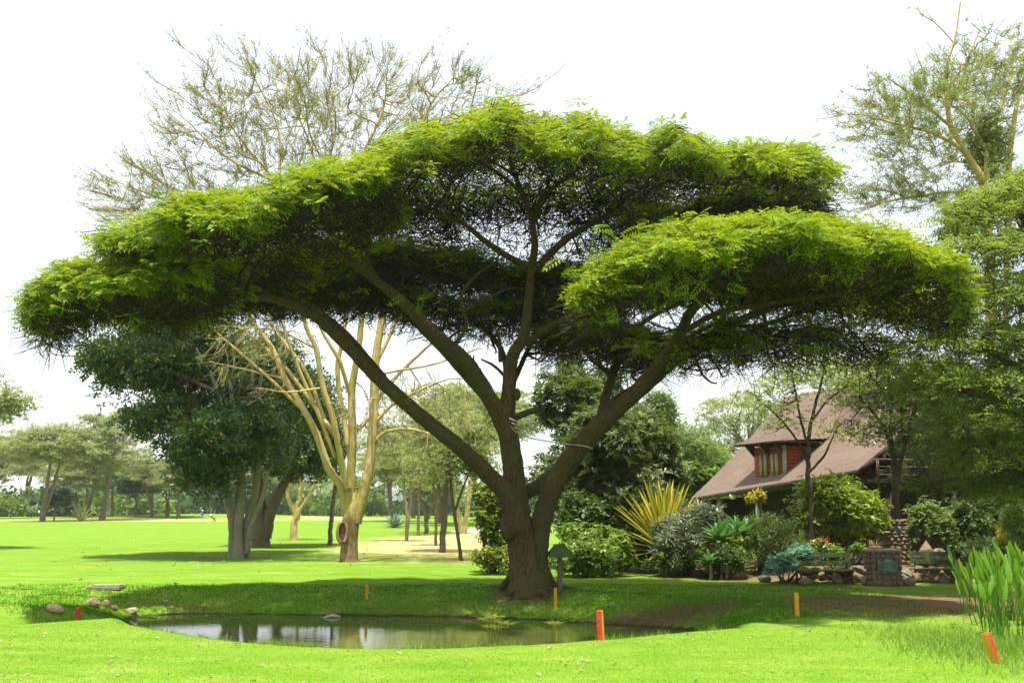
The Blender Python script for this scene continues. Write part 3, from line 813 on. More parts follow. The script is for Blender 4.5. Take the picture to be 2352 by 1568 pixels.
subs = [
 [(872, 652, 26.8, 17), (842, 595, 26.4, 15), (850, 562, 26.2, 13), (828, 520, 26, 11), (815, 470, 25.8, 7)],
 [(1130, 925, 28.6, 34), (1030, 815, 29.2, 30), (960, 745, 29.6, 26), (890, 690, 30, 20), (820, 655, 30.4, 14), (720, 640, 30.8, 9)],
 [(880, 868, 27.0, 26), (800, 775, 27.4, 24), (745, 725, 27.8, 20), (700, 690, 28.2, 14), (620, 660, 28.6, 9)],
 [(1222, 615, T0, 20), (1172, 592, 28.3, 20), (1112, 552, 28.0, 17), (1062, 512, 27.7, 14), (1000, 492, 27.4, 11), (930, 460, 27, 7)],
 [(1226, 620, T0, 22), (1300, 550, 28.8, 22), (1370, 508, 29, 18), (1450, 468, 29.2, 15), (1530, 420, 29.4, 13), (1610, 385, 29.5, 10), (1710, 350, 29.5, 6)],
 [(1222, 510, T0, 15), (1262, 440, 28.8, 14), (1320, 392, 29, 12), (1382, 345, 29, 7)],
 [(1196, 440, T0, 12), (1140, 395, 28.4, 11), (1080, 365, 28.1, 8), (1010, 350, 28, 5)],
 [(1180, 400, T0, 9), (1110, 360, 28.2, 8), (1040, 330, 28, 5)],
 [(1228, 480, T0, 9), (1258, 425, 28.2, 8), (1296, 360, 28, 5)],
 [(1206, 790, T0, 20), (1262, 750, 28.0, 18), (1335, 708, 27.3, 15), (1420, 652, 26.4, 13), (1500, 610, 25.5, 10), (1580, 570, 24.6, 6)],
 [(1168, 880, T0, 18), (1150, 800, 29.6, 16), (1098, 740, 31, 13), (1040, 700, 32.4, 10), (960, 670, 33.6, 7)],
 [(1040, 800, 27.8, 13), (1072, 745, 27.4, 11), (1058, 690, 27.2, 10), (1085, 640, 27, 8), (1140, 600, 26.8, 5)],
 [(1062, 715, 27.3, 9), (1110, 690, 27.2, 8), (1160, 665, 27, 4)],
 [(1150, 830, T0, 14), (1145, 770, 28.2, 9), (1130, 745, 28.1, 6)],
 [(1440, 925, 27.4, 40), (1525, 850, 27.6, 38), (1600, 790, 27.6, 31), (1700, 735, 27.4, 24), (1800, 700, 27.2, 17), (1900, 685, 27, 11), (2010, 690, 26.8, 6)],
 [(1560, 770, 25.4, 17), (1640, 722, 24.9, 18), (1760, 698, 24.5, 15), (1880, 682, 24.2, 12), (2010, 668, 24, 8), (2120, 665, 23.8, 5)],
 [(1545, 800, 26, 14), (1640, 745, 26.4, 15), (1740, 748, 26.6, 12), (1850, 715, 26.6, 9), (1960, 700, 26.5, 5)],
 [(1648, 648, 23.6, 17), (1720, 635, 23.4, 16), (1800, 612, 23.3, 13), (1880, 598, 23.2, 8)],
 [(1375, 985, 27.8, 34), (1395, 900, 28.8, 28), (1420, 825, 30, 24), (1450, 765, 30.4, 19), (1520, 715, 30.8, 13), (1620, 680, 31, 8)],
 [(1415, 840, 29.8, 17), (1405, 770, 30.2, 14), (1370, 710, 30.6, 10), (1300, 665, 31, 6)],
 [(1170, 900, T0, 16), (1200, 830, 30, 15), (1230, 760, 30.6, 12), (1240, 700, 31, 8), (1220, 660, 31.2, 5)],
 [(1180, 1150, 28.9, 44), (1270, 1090, 29.3, 40), (1345, 1000, 29.6, 34), (1420, 915, 29.8, 26), (1500, 870, 30, 18), (1600, 810, 30.4, 12), (1720, 765, 30.5, 7)],
 [(1530, 415, 29.4, 9), (1600, 430, 30, 8), (1720, 440, 30.6, 5)],
 [(1450, 468, 29.2, 10), (1560, 478, 30.4, 8), (1680, 470, 31.4, 5)],
 [(1065, 850, 28, 7), (1085, 838, 28, 6), (1088, 815, 28, 4)],
 [(1092, 875, 28, 7), (1102, 862, 28, 6), (1104, 845, 28, 3)],
 [(1166, 870, T0, 10), (1135, 840, 28.9, 9), (1105, 825, 29.2, 5)],
 [(1165, 965, 28.6, 22), (1205, 950, 28.4, 20), (1242, 938, 28.2, 15)],
]
for s_ in subs:
    limb_px(sk, s_, 12 if s_[0][3] > 16 else 9, 0.03, None, 0.05)
# burls, knot hole and root flare
for (px, py, Y, r) in ((1166, 1208, 28.3, 24), (1187, 906, 28.45, 10)):
    c = P(px, py, Y); r = r * S(py, Y)
    u = np.linspace(0, math.pi, 7)
    path = np.array([[c[0], c[1], c[2] - r * 1.5 * math.cos(a)] for a in u])
    v, f = tubes(path[None], (r * 0.75 * np.sin(u) + 0.01)[None], 12, 0.06)
    sk.acc.add(v, f)
for a in np.linspace(0, 2 * math.pi, 9)[:-1] + 0.3:
    b = np.array([TB[0] - 0.02, TB[1] + 0.1, 0.0])
    d = np.array([math.cos(a), math.sin(a), 0])
    pts = [b + d * 0.40 + [0, 0, 0.75], b + d * 0.58 + [0, 0, 0.34], b + d * 0.85 + [0, 0, 0.07], b + d * (1.35 + .5 * math.sin(a * 3)) + [0, 0, -0.07]]
    sk.limb(pts, [0.10, 0.12, 0.09, 0.03], 9, 0.05, 12, 0.05)

PADS = {   # silhouettes of the leaf layers, read off as (column, row, depth, half width), droop, fronds, detail
 'A': ([(815, 386, 26.3, 2.2), (900, 342, 26.6, 3.4), (1000, 299, 27, 4.4), (1090, 267, 27.3, 4.8), (1180, 260, 27.4, 5), (1320, 286, 27.6, 5), (1410, 308, 27.7, 4.9), (1490, 310, 27.8, 4.8), (1600, 329, 27.8, 4.4), (1680, 346, 27.8, 4), (1780, 336, 27.8, 3.2), (1860, 369, 27.8, 2), (1902, 398, 27.8, 0.7)], 0.38, 7600, 1),
 'B': ([(900, 365, 24.2, 2.09), (820, 375, 24.2, 2.85), (740, 408, 24.2, 3.42), (640, 445, 24.2, 3.8), (540, 456, 24.2, 3.8), (450, 482, 24.2, 3.42), (360, 510, 24.2, 2.66), (318, 542, 24.2, 1.71), (292, 582, 24.2, 0.665)], 0.36, 6000, 1),
 'C': ([(520, 580, 23.6, 1.84), (400, 598, 23.6, 2.12), (300, 604, 23.6, 2.21), (215, 610, 23.6, 1.75), (180, 622, 23.6, 1.75), (138, 665, 23.6, 1.38), (108, 726, 23.6, 0.828)], 0.40, 3000, 1),
 'D': ([(1335, 664, 20.2, 0.57), (1400, 589, 20.7, 1.42), (1450, 559, 21.1, 1.99), (1500, 532, 21.6, 2.56), (1620, 514, 22.3, 2.94), (1750, 500, 22.8, 3.13), (1880, 512, 23.2, 3.13), (1980, 534, 23.4, 2.85), (2080, 576, 23.4, 2.38), (2145, 619, 23.4, 1.52), (2200, 726, 23.4, 0.57)], 0.33, 6400, 1),
 'E': ([(1420, 500, 28.7, 1.5), (1560, 462, 28.2, 2.6), (1700, 440, 27.7, 3), (1800, 430, 27.2, 2.6), (1865, 450, 26.7, 1.8), (1890, 486, 26.7, 0.7)], 0.5, 1700, 0),
 'F': ([(560, 590, 27.8, 2.5), (720, 570, 28.8, 3), (880, 560, 29.3, 3.3), (1050, 580, 29.8, 3.3), (1200, 610, 30.1, 3.3), (1380, 615, 30.1, 3.3), (1560, 595, 29.3, 3.3), (1720, 590, 28.8, 3.2), (1900, 600, 28.3, 3), (2020, 630, 27.3, 2.2), (2100, 670, 26.3, 1.2)], 0.5, 7600, 0),
 'G': ([(1420, 790, 28.9, 1.6), (1560, 745, 27.9, 2.6), (1720, 735, 26.9, 2.8), (1850, 725, 26.3, 2.4), (1950, 735, 25.9, 1.6), (2020, 770, 25.5, 0.7)], 0.5, 1500, 0),
 'H': ([(240, 640, 26, 1.2), (330, 615, 27, 1.9), (480, 600, 27.5, 2.4), (650, 590, 28, 2.6), (800, 600, 29, 2.6), (950, 620, 30, 2.4)], 0.42, 3600, 0),
 'J': ([(860, 440, 28.3, 1.6), (980, 420, 29.3, 2.2), (1120, 425, 29.8, 2.4), (1260, 430, 29.8, 2.4), (1400, 440, 29.8, 2.2), (1520, 455, 29.3, 1.6)], 0.45, 1300, 0),
 'L': ([(930, 655, 29.2, 1.6), (1030, 672, 29.6, 2.2), (1130, 690, 29.8, 2.4), (1230, 695, 29.8, 2.4), (1330, 690, 29.6, 2.0), (1420, 690, 29.4, 1.4)], 0.45, 1500, 0),
 'K': ([(1700, 650, 28.3, 1.0), (1850, 628, 28.7, 1.9), (2000, 640, 28.7, 1.9), (2120, 685, 28.3, 1.0)], 0.45, 1000, 0),
 'I': ([(1240, 750, 29.6, 1.4), (1330, 730, 29.6, 2), (1430, 740, 29.6, 2), (1520, 770, 29.1, 1.2)], 0.6, 1400, 0),
}
fr_hi, fr_lo = t_frond3(5, 0.46, 0.19), t_frond3(3, 0.52, 0.28)
leaf_acc, twig_acc = Acc(), Acc()
root_pt = np.array([TB[0], TB[1], 6.0])
for name, (pts, droop, nf, det) in PADS.items():
    sp = pad_spine(pts, droop)
    sd = ord(name)
    NF0 = nf
    nf = int(nf * (1.75 if det else 1.0))
    # second order branches, then twigs, run to points under the leaf layer
    n1 = max(14, NF0 // 150)
    tp, tn, v, s = pad_sample(sp, droop, n1, seed=sd, vlo=-0.85, vhi=0.85)
    tp[:, 2] -= rng.uniform(0.7, 1.3, n1)
    outw = norm(tp - root_pt); outw[:, 2] = outw[:, 2] * 0.2 - 0.02
    sk.grow(tp, 0.055, 0.022, outw, 8, 6, 5, 0.5, 0.4, 0.02, minr=0.03, back=root_pt, acc=twig_acc)
    n2 = max(60, NF0 // 13)
    tp, tn, v, s = pad_sample(sp, droop, n2, seed=sd, vlo=-0.95, vhi=0.95)
    tp[:, 2] -= 0.22 + np.abs(rng.normal(0.22, 0.3, n2))
    outw = norm(tp - root_pt) + rng.normal(0, .4, (n2, 3)); outw[:, 2] = outw[:, 2] * 0.2 - 0.05
    sk.grow(tp, 0.022, 0.008, outw, 6, 3, 4, 0.4, 0.3, 0.03, minr=0.012, acc=twig_acc, keep=0.8)
    n3 = int(NF0 * 0.6)
    tp, tn, v, s = pad_sample(sp, droop, n3, seed=sd)
    tp[:, 2] -= 0.20 + np.abs(rng.normal(0.1, 0.40, n3))
    outw = rand_dir(n3, 0.2, -0.1)
    sk.grow(tp, 0.011, 0.006, outw, 5, 2, 1, 0.3, 0.3, 0.04, minr=0.006, acc=twig_acc, keep=0.0)
    # fine dead sprays hanging under the layer
    nd = int(NF0 * (1.5 if det else 2.6))
    tp, tn, v, s = pad_sample(sp, droop, nd, seed=sd, vlo=-0.9, vhi=0.95)
    tp[:, 2] -= rng.triangular(0.05, 0.25, 1.35, nd) * (1 - .85 * v ** 2)
    d = rand_dir(nd, 0.6, -0.15); d[:, 2] = -np.abs(d[:, 2])
    L = rng.uniform(0.25, 0.7, (nd, 1))
    path = np.stack([tp, tp + d * L + rng.normal(0, .08, (nd, 3))], 1)
    vv, ff = ribbons(path, np.tile([0.010, 0.005], (nd, 1)))
    twig_acc.add(vv, ff)
    # feathery leaves: most in the top shell
    # fronds sit in small radiating sprays at the twig ends
    ns_ = nf // 5
    c_, n_c, v_c, _s = pad_sample(sp, droop, ns_, seed=sd)
    c_[:, 2] += rng.normal(0, .07, ns_)
    lp, ln, v = np.repeat(c_, 5, 0), np.repeat(n_c, 5, 0), np.repeat(v_c, 5)
    nf = len(lp)
    az = np.tile(np.arange(5) * 1.2566, ns_) + np.repeat(rng.uniform(0, 6.28, ns_), 5) + rng.normal(0, .3, nf)
    rad_ = np.column_stack([np.cos(az), np.sin(az), rng.normal(0, .18, nf)])
    lp = lp + rad_ * .05
    lp[:, 2] += 0.05 - np.repeat(np.abs(rng.normal(0, 0.17, ns_)) + (rng.random(ns_) < 0.10) * rng.uniform(0, 0.7, ns_), 5)
    X = rad_.copy()
    X[:, 2] += 0.2 * (rng.random(nf) - 0.5)
    X[:, 1] += np.where(np.abs(v) > 0.6, np.sign(v) * 0.7, 0); X[:, 2] -= np.where(np.abs(v) > 0.75, 0.25, 0)
    Nn = ln + rng.normal(0, 0.35, (nf, 3))
    scatter(leaf_acc, fr_hi if det else fr_lo, lp, X, Nn, rng.uniform(0.17, 0.33, nf) * (1.0 if det else 1.25))
    # drooping sprays at the rim
    nr = nf // 9 if sd not in VLIM or sd == ord('A') else 1
    lp, ln, v, s = pad_sample(sp, droop, nr, seed=sd, vlo=-1.02, vhi=-0.75)
    lp[:, 2] -= rng.uniform(0.0, 0.22, nr)
    X = rand_dir(nr, 0.3, -0.45); X[:, 1] -= 0.4
    scatter(leaf_acc, fr_hi if det else fr_lo, lp, X, ln + rng.normal(0, .3, (nr, 3)), rng.uniform(0.25, 0.42, nr))
# thin inner growth between the tiers
n = 5200
fx, fy_, fY = rng.uniform(780, 1560, n), rng.triangular(400, 560, 720, n), rng.uniform(28.9, 31.2, n)
open_ = (np.abs((fx - 1205) / 150) ** 2 + np.abs((fy_ - 520) / 95) ** 2 < 1) & (rng.random(n) < .6)
lp = np.array([P(a_, b_, c_) for a_, b_, c_ in zip(fx[~open_], fy_[~open_], fY[~open_])])
d = rand_dir(len(lp), .5); L = rng.uniform(.3, .9, (len(lp), 1))
vv, ff = ribbons(np.stack([lp - d * L * .5, lp + d * L * .5], 1), np.tile([.011, .006], (len(lp), 1))); twig_acc.add(vv, ff)
sel = rng.random(len(lp)) < .42
scatter(leaf_acc, fr_lo, lp[sel] + [0, 0, .1], rand_dir(sel.sum(), .3), rand_dir(sel.sum(), .3, 1.2), rng.uniform(.2, .36, sel.sum()))
tg = lp[::14]
sk.grow(tg, .03, .010, norm(tg - root_pt), 7, 4, 3, .5, .4, .03, minr=.02, acc=twig_acc)
# hanging leafy sprays in front of the lower right layer
for (px, py, Y, n) in ((1350, 660, 19.6, 26), (1375, 610, 19.8, 22), (1420, 590, 19.8, 20), (1500, 590, 19.8, 14), (1600, 650, 20, 14), (1560, 590, 19.8, 14), (1660, 560, 20, 10), (985, 688, 26, 8)):
    c = P(px, py, Y)
    lp = c + rng.normal(0, 1, (n, 3)) * [0.28, 0.2, 0.24]
    scatter(leaf_acc, t_frond(6, 0.36, 0.10), lp, rand_dir(n, 0.3, -0.5) + [-.3, 0, 0], rand_dir(n, .4, 1.0), rng.uniform(0.34, 0.5, n))
trunk = child_of_tree(sk.acc.obj('trunk', M['acacia_bark'], smooth=True), tree)
child_of_tree(twig_acc.obj('twigs', M['acacia_twig'], kind='stuff'), tree)
child_of_tree(leaf_acc.obj('crown', M['acacia_leaf'], kind='stuff'), tree)

# ================================================================== OTHER TREES
def finish(root, parts):
    for o in parts: child_of_tree(o, root)
    return root
def ellipsoid_pts(n, c, r, shell=0.55, low=-1.0):
    d = rand_dir(int(n * 2.5))
    d = d[d[:, 2] > low][:n]
    k = (shell + (1 - shell) * rng.random((len(d), 1))) if shell < 1 else 1
    return np.asarray(c) + d * k * np.asarray(r), d

# ---- tall yellow-barked fever tree behind the acacia
FY = 43.7
THIN = 0.74
ft = thing('fever_tree', 'tall yellow-barked fever tree with thin feathery crown and hollow knot in its trunk', 'tree', hit(802, 1285))
sk = Skel()
def Lp(ctrl, **k): return limb_px(sk, ctrl, **k)
Lp([(802, 1298, FY, 66), (802, 1285, FY, 58), (802, 1240, FY, 52), (806, 1195, FY, 54), (810, 1165, FY, 46), (812, 1130, FY, 20)], sides=24, ridged=0.012, n=24, wob=0.01)
Lp([(815, 1200, FY, 44), (826, 1160, FY, 38), (846, 1090, FY, 31), (856, 1000, FY, 30), (860, 900, FY, 29), (862, 830, FY, 27), (876, 740, FY, 22), (884, 660, FY, 18), (900, 540, FY, 14), (915, 440, FY, 10), (950, 330, FY, 7)], sides=14, n=70)
Lp([(800, 1180, FY, 38), (806, 1100, FY, 28), (810, 1000, FY, 25), (808, 900, FY, 24), (820, 820, FY, 20), (832, 720, FY, 17), (838, 600, FY, 14), (820, 480, FY, 11), (840, 340, FY, 8)], sides=14, n=60)
Lp([(796, 1180, FY, 34), (785, 1120, FY, 26), (755, 1075, FY, 24), (728, 1000, FY, 22), (700, 945, FY, 20), (655, 870, FY, 19), (625, 800, FY, 16), (580, 740, FY, 13), (562, 690, FY, 12), (520, 600, FY, 9), (470, 520, FY, 6)], sides=12, n=60)
Lp([(800, 1120, 43.4, 24), (782, 1050, 43.2, 20), (765, 960, 43, 18), (742, 890, 42.8, 17), (725, 800, 42.6, 15), (700, 740, 42.4, 13), (690, 640, 42.2, 11), (660, 520, 42, 9), (640, 420, 42, 7)], sides=12, n=50)
Lp([(770, 1000, 43.9, 15), (720, 930, 44.2, 13), (650, 840, 44.6, 12), (560, 760, 45, 10), (470, 715, 45.2, 6)], sides=10)
Lp([(806, 1060, 44, 18), (790, 960, 44.6, 16), (775, 850, 45, 15), (790, 760, 45.4, 13), (800, 650, 45.6, 11), (760, 520, 45.8, 9), (740, 420, 46, 7)], sides=12)
Lp([(810, 1000, 44.2, 15), (845, 960, 44.6, 13), (880, 900, 45.2, 12), (935, 840, 45.8, 10), (1000, 780, 46, 7)], sides=10)
for ctrl in ([(770, 1050, 43.3, 13), (735, 960, 43, 12), (700, 880, 42.6, 11), (668, 800, 42.3, 9), (640, 720, 42, 7)], [(745, 960, 43, 12), (700, 850, 43.4, 11), (640, 770, 43.8, 9), (590, 700, 44, 6)], [(700, 945, FY, 11), (620, 870, 43.2, 9), (540, 800, 43, 7), (470, 740, 42.8, 4)],
             [(808, 920, FY, 13), (780, 830, 43.2, 12), (740, 760, 43, 10), (720, 690, 42.8, 7)], [(862, 840, FY, 13), (900, 760, 43.8, 11), (930, 690, 44, 8)], [(725, 800, 42.6, 8), (640, 760, 42.2, 6), (540, 750, 41.8, 4)], [(655, 870, FY, 7), (570, 850, 43, 6), (480, 830, 42.8, 3)], [(742, 890, 42.8, 7), (660, 900, 42.3, 5), (590, 890, 42, 3)]):
    Lp(ctrl, sides=8)
Lp([(858, 975, FY, 12), (900, 930, 43.5, 10), (945, 905, 43.4, 8), (1000, 880, 43.2, 6)], sides=8)
Lp([(858, 1020, FY, 12), (885, 992, 43.4, 10), (940, 985, 43, 9), (1000, 1000, 42.6, 7), (1070, 1018, 42.4, 4)], sides=8)
Lp([(862, 860, FY, 10), (920, 850, 44, 8), (1000, 835, 44.4, 6), (1100, 800, 44.6, 4)], sides=8)
THIN = 0.8
for (x0, y0, x1, y1, x2, y2, Y1) in ((640, 420, 560, 330, 470, 200, 43), (640, 420, 640, 300, 590, 190, 42), (740, 420, 700, 300, 650, 190, 45), (740, 420, 770, 300, 760, 190, 45), (840, 340, 880, 250, 890, 150, 43.5),
     (950, 330, 990, 240, 1040, 180, 44), (470, 520, 400, 470, 300, 430, 43), (950, 330, 1080, 260, 1180, 225, 45), (640, 420, 520, 360, 420, 270, 44), (900, 540, 1000, 430, 1060, 350, 45), (820, 480, 720, 330, 700, 220, 41)):
    Lp([(x0, y0, FY if Y1 > 43 else 42.5, 9), (x1, y1, (Y1 + FY) / 2, 6), (x2, y2, Y1, 3)], sides=7, wob=0.25)
acc, la = Acc(), Acc()
ctr = P(740, 560, FY)
def fan_targets(n, spec):
    out = []
    for cx, cy, rx, ry, Y, ryd, wgt in spec:
        m = int(n * wgt)
        d = rand_dir(m)
        d = d * (rng.random((m, 1)) ** 0.45)
        p0 = P(cx, cy, Y)
        out.append(p0 + d * np.array([rx * S(cy, Y), ryd, ry * S(cy, Y)]))
    return np.concatenate(out)
fspec = [(570, 300, 230, 190, 43, 3.5, .26), (780, 260, 250, 165, 44, 4, .24), (1010, 270, 190, 120, 45, 3.5, .13), (370, 470, 190, 110, 43, 3, .16), (590, 790, 140, 100, 43, 3, .06), (940, 930, 190, 100, 44, 3, .08)]
for n_, ra, rb, nn, sd, ch, mr in ((280, .045, .022, 7, 4, 5, .02), (1300, .026, .014, 6, 3, 4, .012)):
    tg = fan_targets(n_, fspec)
    od = norm(tg - ctr) + [0, 0, 0.25] + rng.normal(0, .12, tg.shape)
    pp, tt = sk.grow(tg, ra, rb, od, nn, sd, ch, 0.35, 0.4, 0.012, minr=mr, acc=acc, back=ctr, keep=0.8)
# shoots that stand out of the top of the crown
top = np.array([P(x + rng.normal(0, 12), y + rng.normal(0, 10), 43 + rng.normal(0, 2)) for x, y in [(400, 112), (500, 90), (465, 165), (570, 110), (640, 125), (660, 160), (725, 105), (760, 140), (820, 150), (890, 120), (930, 130), (975, 112), (1000, 170), (1060, 150), (1085, 185), (360, 180), (350, 240), (345, 300), (215, 420), (300, 370), (375, 365), (1130, 225), (1200, 215), (1250, 212), (215, 480), (250, 555)] for _ in range(2)])
sk.grow(top, .018, .008, norm(top - ctr) + [0, 0, .3], 9, 4, 1, 0.5, 0.6, 0.01, minr=.012, acc=acc, back=ctr)
# small leaves in clusters on the twigs
sp_ = shoots(sk, acc, 6200, ctr, .03, .4, 1.35, .25, .0105)
lp = sp_[rng.choice(len(sp_), 17000)] + rng.normal(0, .04, (17000, 3))
scatter(la, t_spray(3, .4, 2), lp, rand_dir(len(lp), .5), rand_dir(len(lp), .5, 1), rng.uniform(.08, .15, len(lp)))
# rim of the knot hole
kn = Acc()
c = P(786, 1222, FY - .50)
th = np.linspace(0, 2 * math.pi, 15)
ring = np.column_stack([c[0] + .20 * np.cos(th), np.full(15, c[1]) + .04 * np.cos(th), c[2] + .46 * np.sin(th)])
v, f = tubes(ring[None], np.full((1, 15), .07), 7, .1); sk.acc.add(v, f, 0)
finish(ft, [sk.acc.obj('trunk', [M['fever_foot'], M['fever_base']], smooth=True), acc.obj('twigs', M['fever_twig'], kind='stuff'), la.obj('leaves', M['fever_leaf'], kind='stuff')])
kh = Acc(); c2 = c + [0.0, .02, 0]
M['knot'] = rough_mat('knot', (0.04, 0.025, 0.014), (0.12, 0.075, 0.04), 8.0, bump=.6)
disc = np.array([c2] + [c2 + [.17 * math.cos(a), 0, .42 * math.sin(a)] for a in th[:-1]])
kh.add(disc, [[0, i, i % 14 + 1] for i in range(1, 15)])
child_of_tree(kh.obj('knot_hole', M['knot']), ft)

# ---- dark broad-leaved trees on the left
dk = t_spray(5, .75, 4)
def dark_crown(la, spec, dens, size=(.16, .26)):
    for cx, cy, rx, ry, Y, ryd, n in spec:
        c = P(cx, cy, Y); r = np.array([rx * S(cy, Y), ryd, ry * S(cy, Y)])
        m = max(8, n // 40)
        cc, _ = ellipsoid_pts(m, c, r * .9, .45)
        pick = rng.integers(0, len(cc), int(n * dens))
        lp = cc[pick] + rng.normal(0, 1, (len(pick), 3)) * np.array([.42, .42, .33])
        scatter(la, dk, lp, rand_dir(len(lp)), rand_dir(len(lp), .6, .8), rng.uniform(*size, len(lp)))
THIN = 0.92
DY = 46.5
dt = thing('broadleaf_tree', 'dense dark green broadleaf tree with pale clustered stems on the left lawn', 'tree', hit(548, 1278))
sk = Skel()
for ctrl in ([(536, 1288, DY, 30), (536, 1250, DY, 24), (534, 1200, DY, 22), (523, 1150, DY, 19), (518, 1080, DY, 17), (520, 1000, DY, 14), (500, 900, DY, 11), (450, 800, DY, 7)],
             [(560, 1288, DY, 30), (562, 1250, DY, 24), (568, 1200, DY, 22), (582, 1150, DY, 18), (592, 1080, DY, 16), (585, 980, DY, 13), (600, 860, DY, 9)],
             [(548, 1288, 46.2, 34), (548, 1240, 46.2, 24), (549, 1190, 46.2, 22), (556, 1130, 46.3, 18), (550, 1060, 46.4, 16), (540, 960, 46.5, 12), (520, 840, 46.5, 8)],
             [(556, 1288, 47, 30), (552, 1230, 47, 26), (545, 1160, 47.3, 20), (560, 1060, 47.5, 16), (575, 950, 47.5, 13), (580, 820, 47.5, 8)],
             [(566, 1270, 46.3, 18), (574, 1215, 46.2, 15), (600, 1150, 46, 12), (615, 1080, 46, 9)],
             [(520, 1000, DY, 11), (430, 960, 46, 8), (350, 960, 45.6, 5)], [(500, 900, DY, 10), (380, 850, 46, 7), (260, 830, 45.6, 4)]):
    limb_px(sk, ctrl, 10, .04, None, .06)
ends = fan_targets(150, [(420, 880, 190, 150, 46.5, 4, .6), (560, 950, 140, 130, 46.5, 4, .4)])
acc = Acc(); sk.grow(ends, .05, .015, norm(ends - P(550, 1050, DY)), 7, 4, 3, minr=.04, acc=acc)
la = Acc()
dark_crown(la, [(330, 830, 130, 80, 47, 3, 2600), (250, 820, 60, 35, 46.5, 2, 700), (420, 770, 170, 70, 48.5, 3, 2600), (470, 880, 160, 110, 48.5, 3, 4200), (400, 960, 90, 45, 46.5, 2.5, 1100), (330, 965, 40, 18, 45, 1.5, 260),
                (530, 1000, 130, 90, 46, 3.5, 3000), (480, 1080, 60, 50, 45.4, 2, 800), (430, 1030, 70, 30, 45.5, 2, 500), (600, 1000, 100, 100, 50, 2.5, 2200), (620, 870, 120, 120, 51, 2.5, 2400)], 1.0)
finish(dt, [sk.acc.obj('trunk', M['grey_bark'], smooth=True), acc.obj('branches', M['dark_bark'], kind='stuff'), la.obj('crown', M['dark_leaf'], kind='stuff')])
DY2 = 59
dt2 = thing('broadleaf_tree', 'stout rough-barked dark tree with wide forked trunk behind the pale clustered stems', 'tree', hit(598, 1253))
sk = Skel()
for ctrl in ([(598, 1262, DY2, 56), (598, 1240, DY2, 46), (598, 1200, DY2, 42), (592, 1160, DY2, 36), (590, 1100, DY2, 28), (585, 1020, DY2, 22), (590, 930, DY2, 14)],
             [(608, 1235, DY2, 34), (616, 1190, DY2, 32), (632, 1150, DY2, 27), (655, 1105, DY2, 22), (690, 1060, DY2, 16), (720, 1010, DY2, 10)],
             [(632, 1150, DY2, 18), (665, 1080, 59.6, 13), (680, 1010, 60, 9)]):
    limb_px(sk, ctrl, 14, .05, None, .05)
la = Acc()
dark_crown(la, [(640, 1000, 110, 90, 59, 4, 2600), (710, 1020, 80, 70, 60, 4, 1500), (600, 940, 120, 90, 60, 4, 2000), (700, 920, 110, 80, 60, 4, 1700), (660, 1070, 60, 30, 58, 3, 500), (740, 1060, 45, 35, 60, 3, 400)], 1.0, (.2, .32))
finish(dt2, [sk.acc.obj('trunk', M['dark_bark'], smooth=True), la.obj('crown', M['dark_leaf'], kind='stuff')])

# ---- slender trees standing in the dry grass right of the fever tree, and others in the middle distance
bl = t_spray(4, .55, 9)
def slim_tree(name, label, px, py, wpx, forks, crowns, bark, leaf, dens=1.0, group=None, lsize=(.14, .26), twigs=90):
    b = hit(px, py); Y = b[1]
    root = thing(name, label, 'tree', b, group=group)
    sk = Skel()
    for ctrl in forks:
        limb_px(sk, [(x, y, Y + dy, wd) for x, y, wd, dy in ctrl], 9, .05, None, .18)
    la, ta = Acc(), Acc()
    spec = [(cx, cy, rx, ry, Y + dy, rx * S(cy, Y) * .9, n / max(1, sum(c[5] for c in crowns))) for cx, cy, rx, ry, dy, n in crowns]
    tg = fan_targets(twigs, spec)
    od = norm(tg - b) + rng.normal(0, .3, tg.shape); od[:, 2] *= .5
    sk.grow(tg, .035, .010, od, 6, 4, 3, .5, .4, .04, minr=.02, acc=ta)
    tg = fan_targets(twigs * 5, spec)
    sk.grow(tg, .014, .006, rand_dir(len(tg), .4, .2), 5, 2, 1, .4, .4, .05, minr=.008, acc=ta)
    for cx, cy, rx, ry, dy, n in crowns:
        c = P(cx, cy, Y + dy); r = np.array([rx * S(cy, Y), rx * S(cy, Y) * .9, ry * S(cy, Y)])
        m = max(6, int(n / 22))
        d = rand_dir(m) * (rng.random((m, 1)) ** .4)
        cc = c + d * r
        pk = rng.integers(0, m, int(n * dens))
        lp = cc[pk] + rng.normal(0, 1, (len(pk), 3)) * np.array([.45, .45, .12])
        scatter(la, bl, lp, rand_dir(len(lp), .3), rand_dir(len(lp), .4, 1.2), rng.uniform(*lsize, len(lp)))
    finish(root, [sk.acc.obj('trunk', M[bark], smooth=True), ta.obj('twigs', M[bark], kind='stuff'), la.obj('crown', M[leaf], kind='stuff')])
    return root
slim_tree('fever_tree', 'small yellow-barked fever tree forking low between two dark trunks', 675, 1240, 20,
          [[(675, 1248, 22, 0), (676, 1210, 18, 0), (682, 1175, 18, 0), (690, 1130, 11, 0), (696, 1070, 8, 0), (700, 1000, 5, 0)], [(680, 1185, 14, 0), (664, 1150, 10, 0), (655, 1110, 8, 0), (640, 1050, 5, 0)], [(684, 1175, 12, 0), (705, 1145, 9, 0), (725, 1110, 7, 0), (740, 1060, 4, 0)]],
          [(690, 1030, 70, 45, 0, 500)], 'fever_bark', 'bg_leaf', .8)
slim_tree('savanna_tree', 'dark crooked thin trunk alone between the small fever tree and the tall fever tree', 758, 1252, 11,
          [[(758, 1260, 13, 0), (759, 1220, 11, 0), (762, 1180, 11, 0), (768, 1130, 10, 0), (772, 1080, 8, 0), (760, 1020, 5, 0)], [(770, 1110, 8, 0), (785, 1070, 6, 0), (800, 1020, 4, 0)]],
          [(770, 1000, 60, 50, 0, 500)], 'dark_bark', 'bg_leaf', 1)
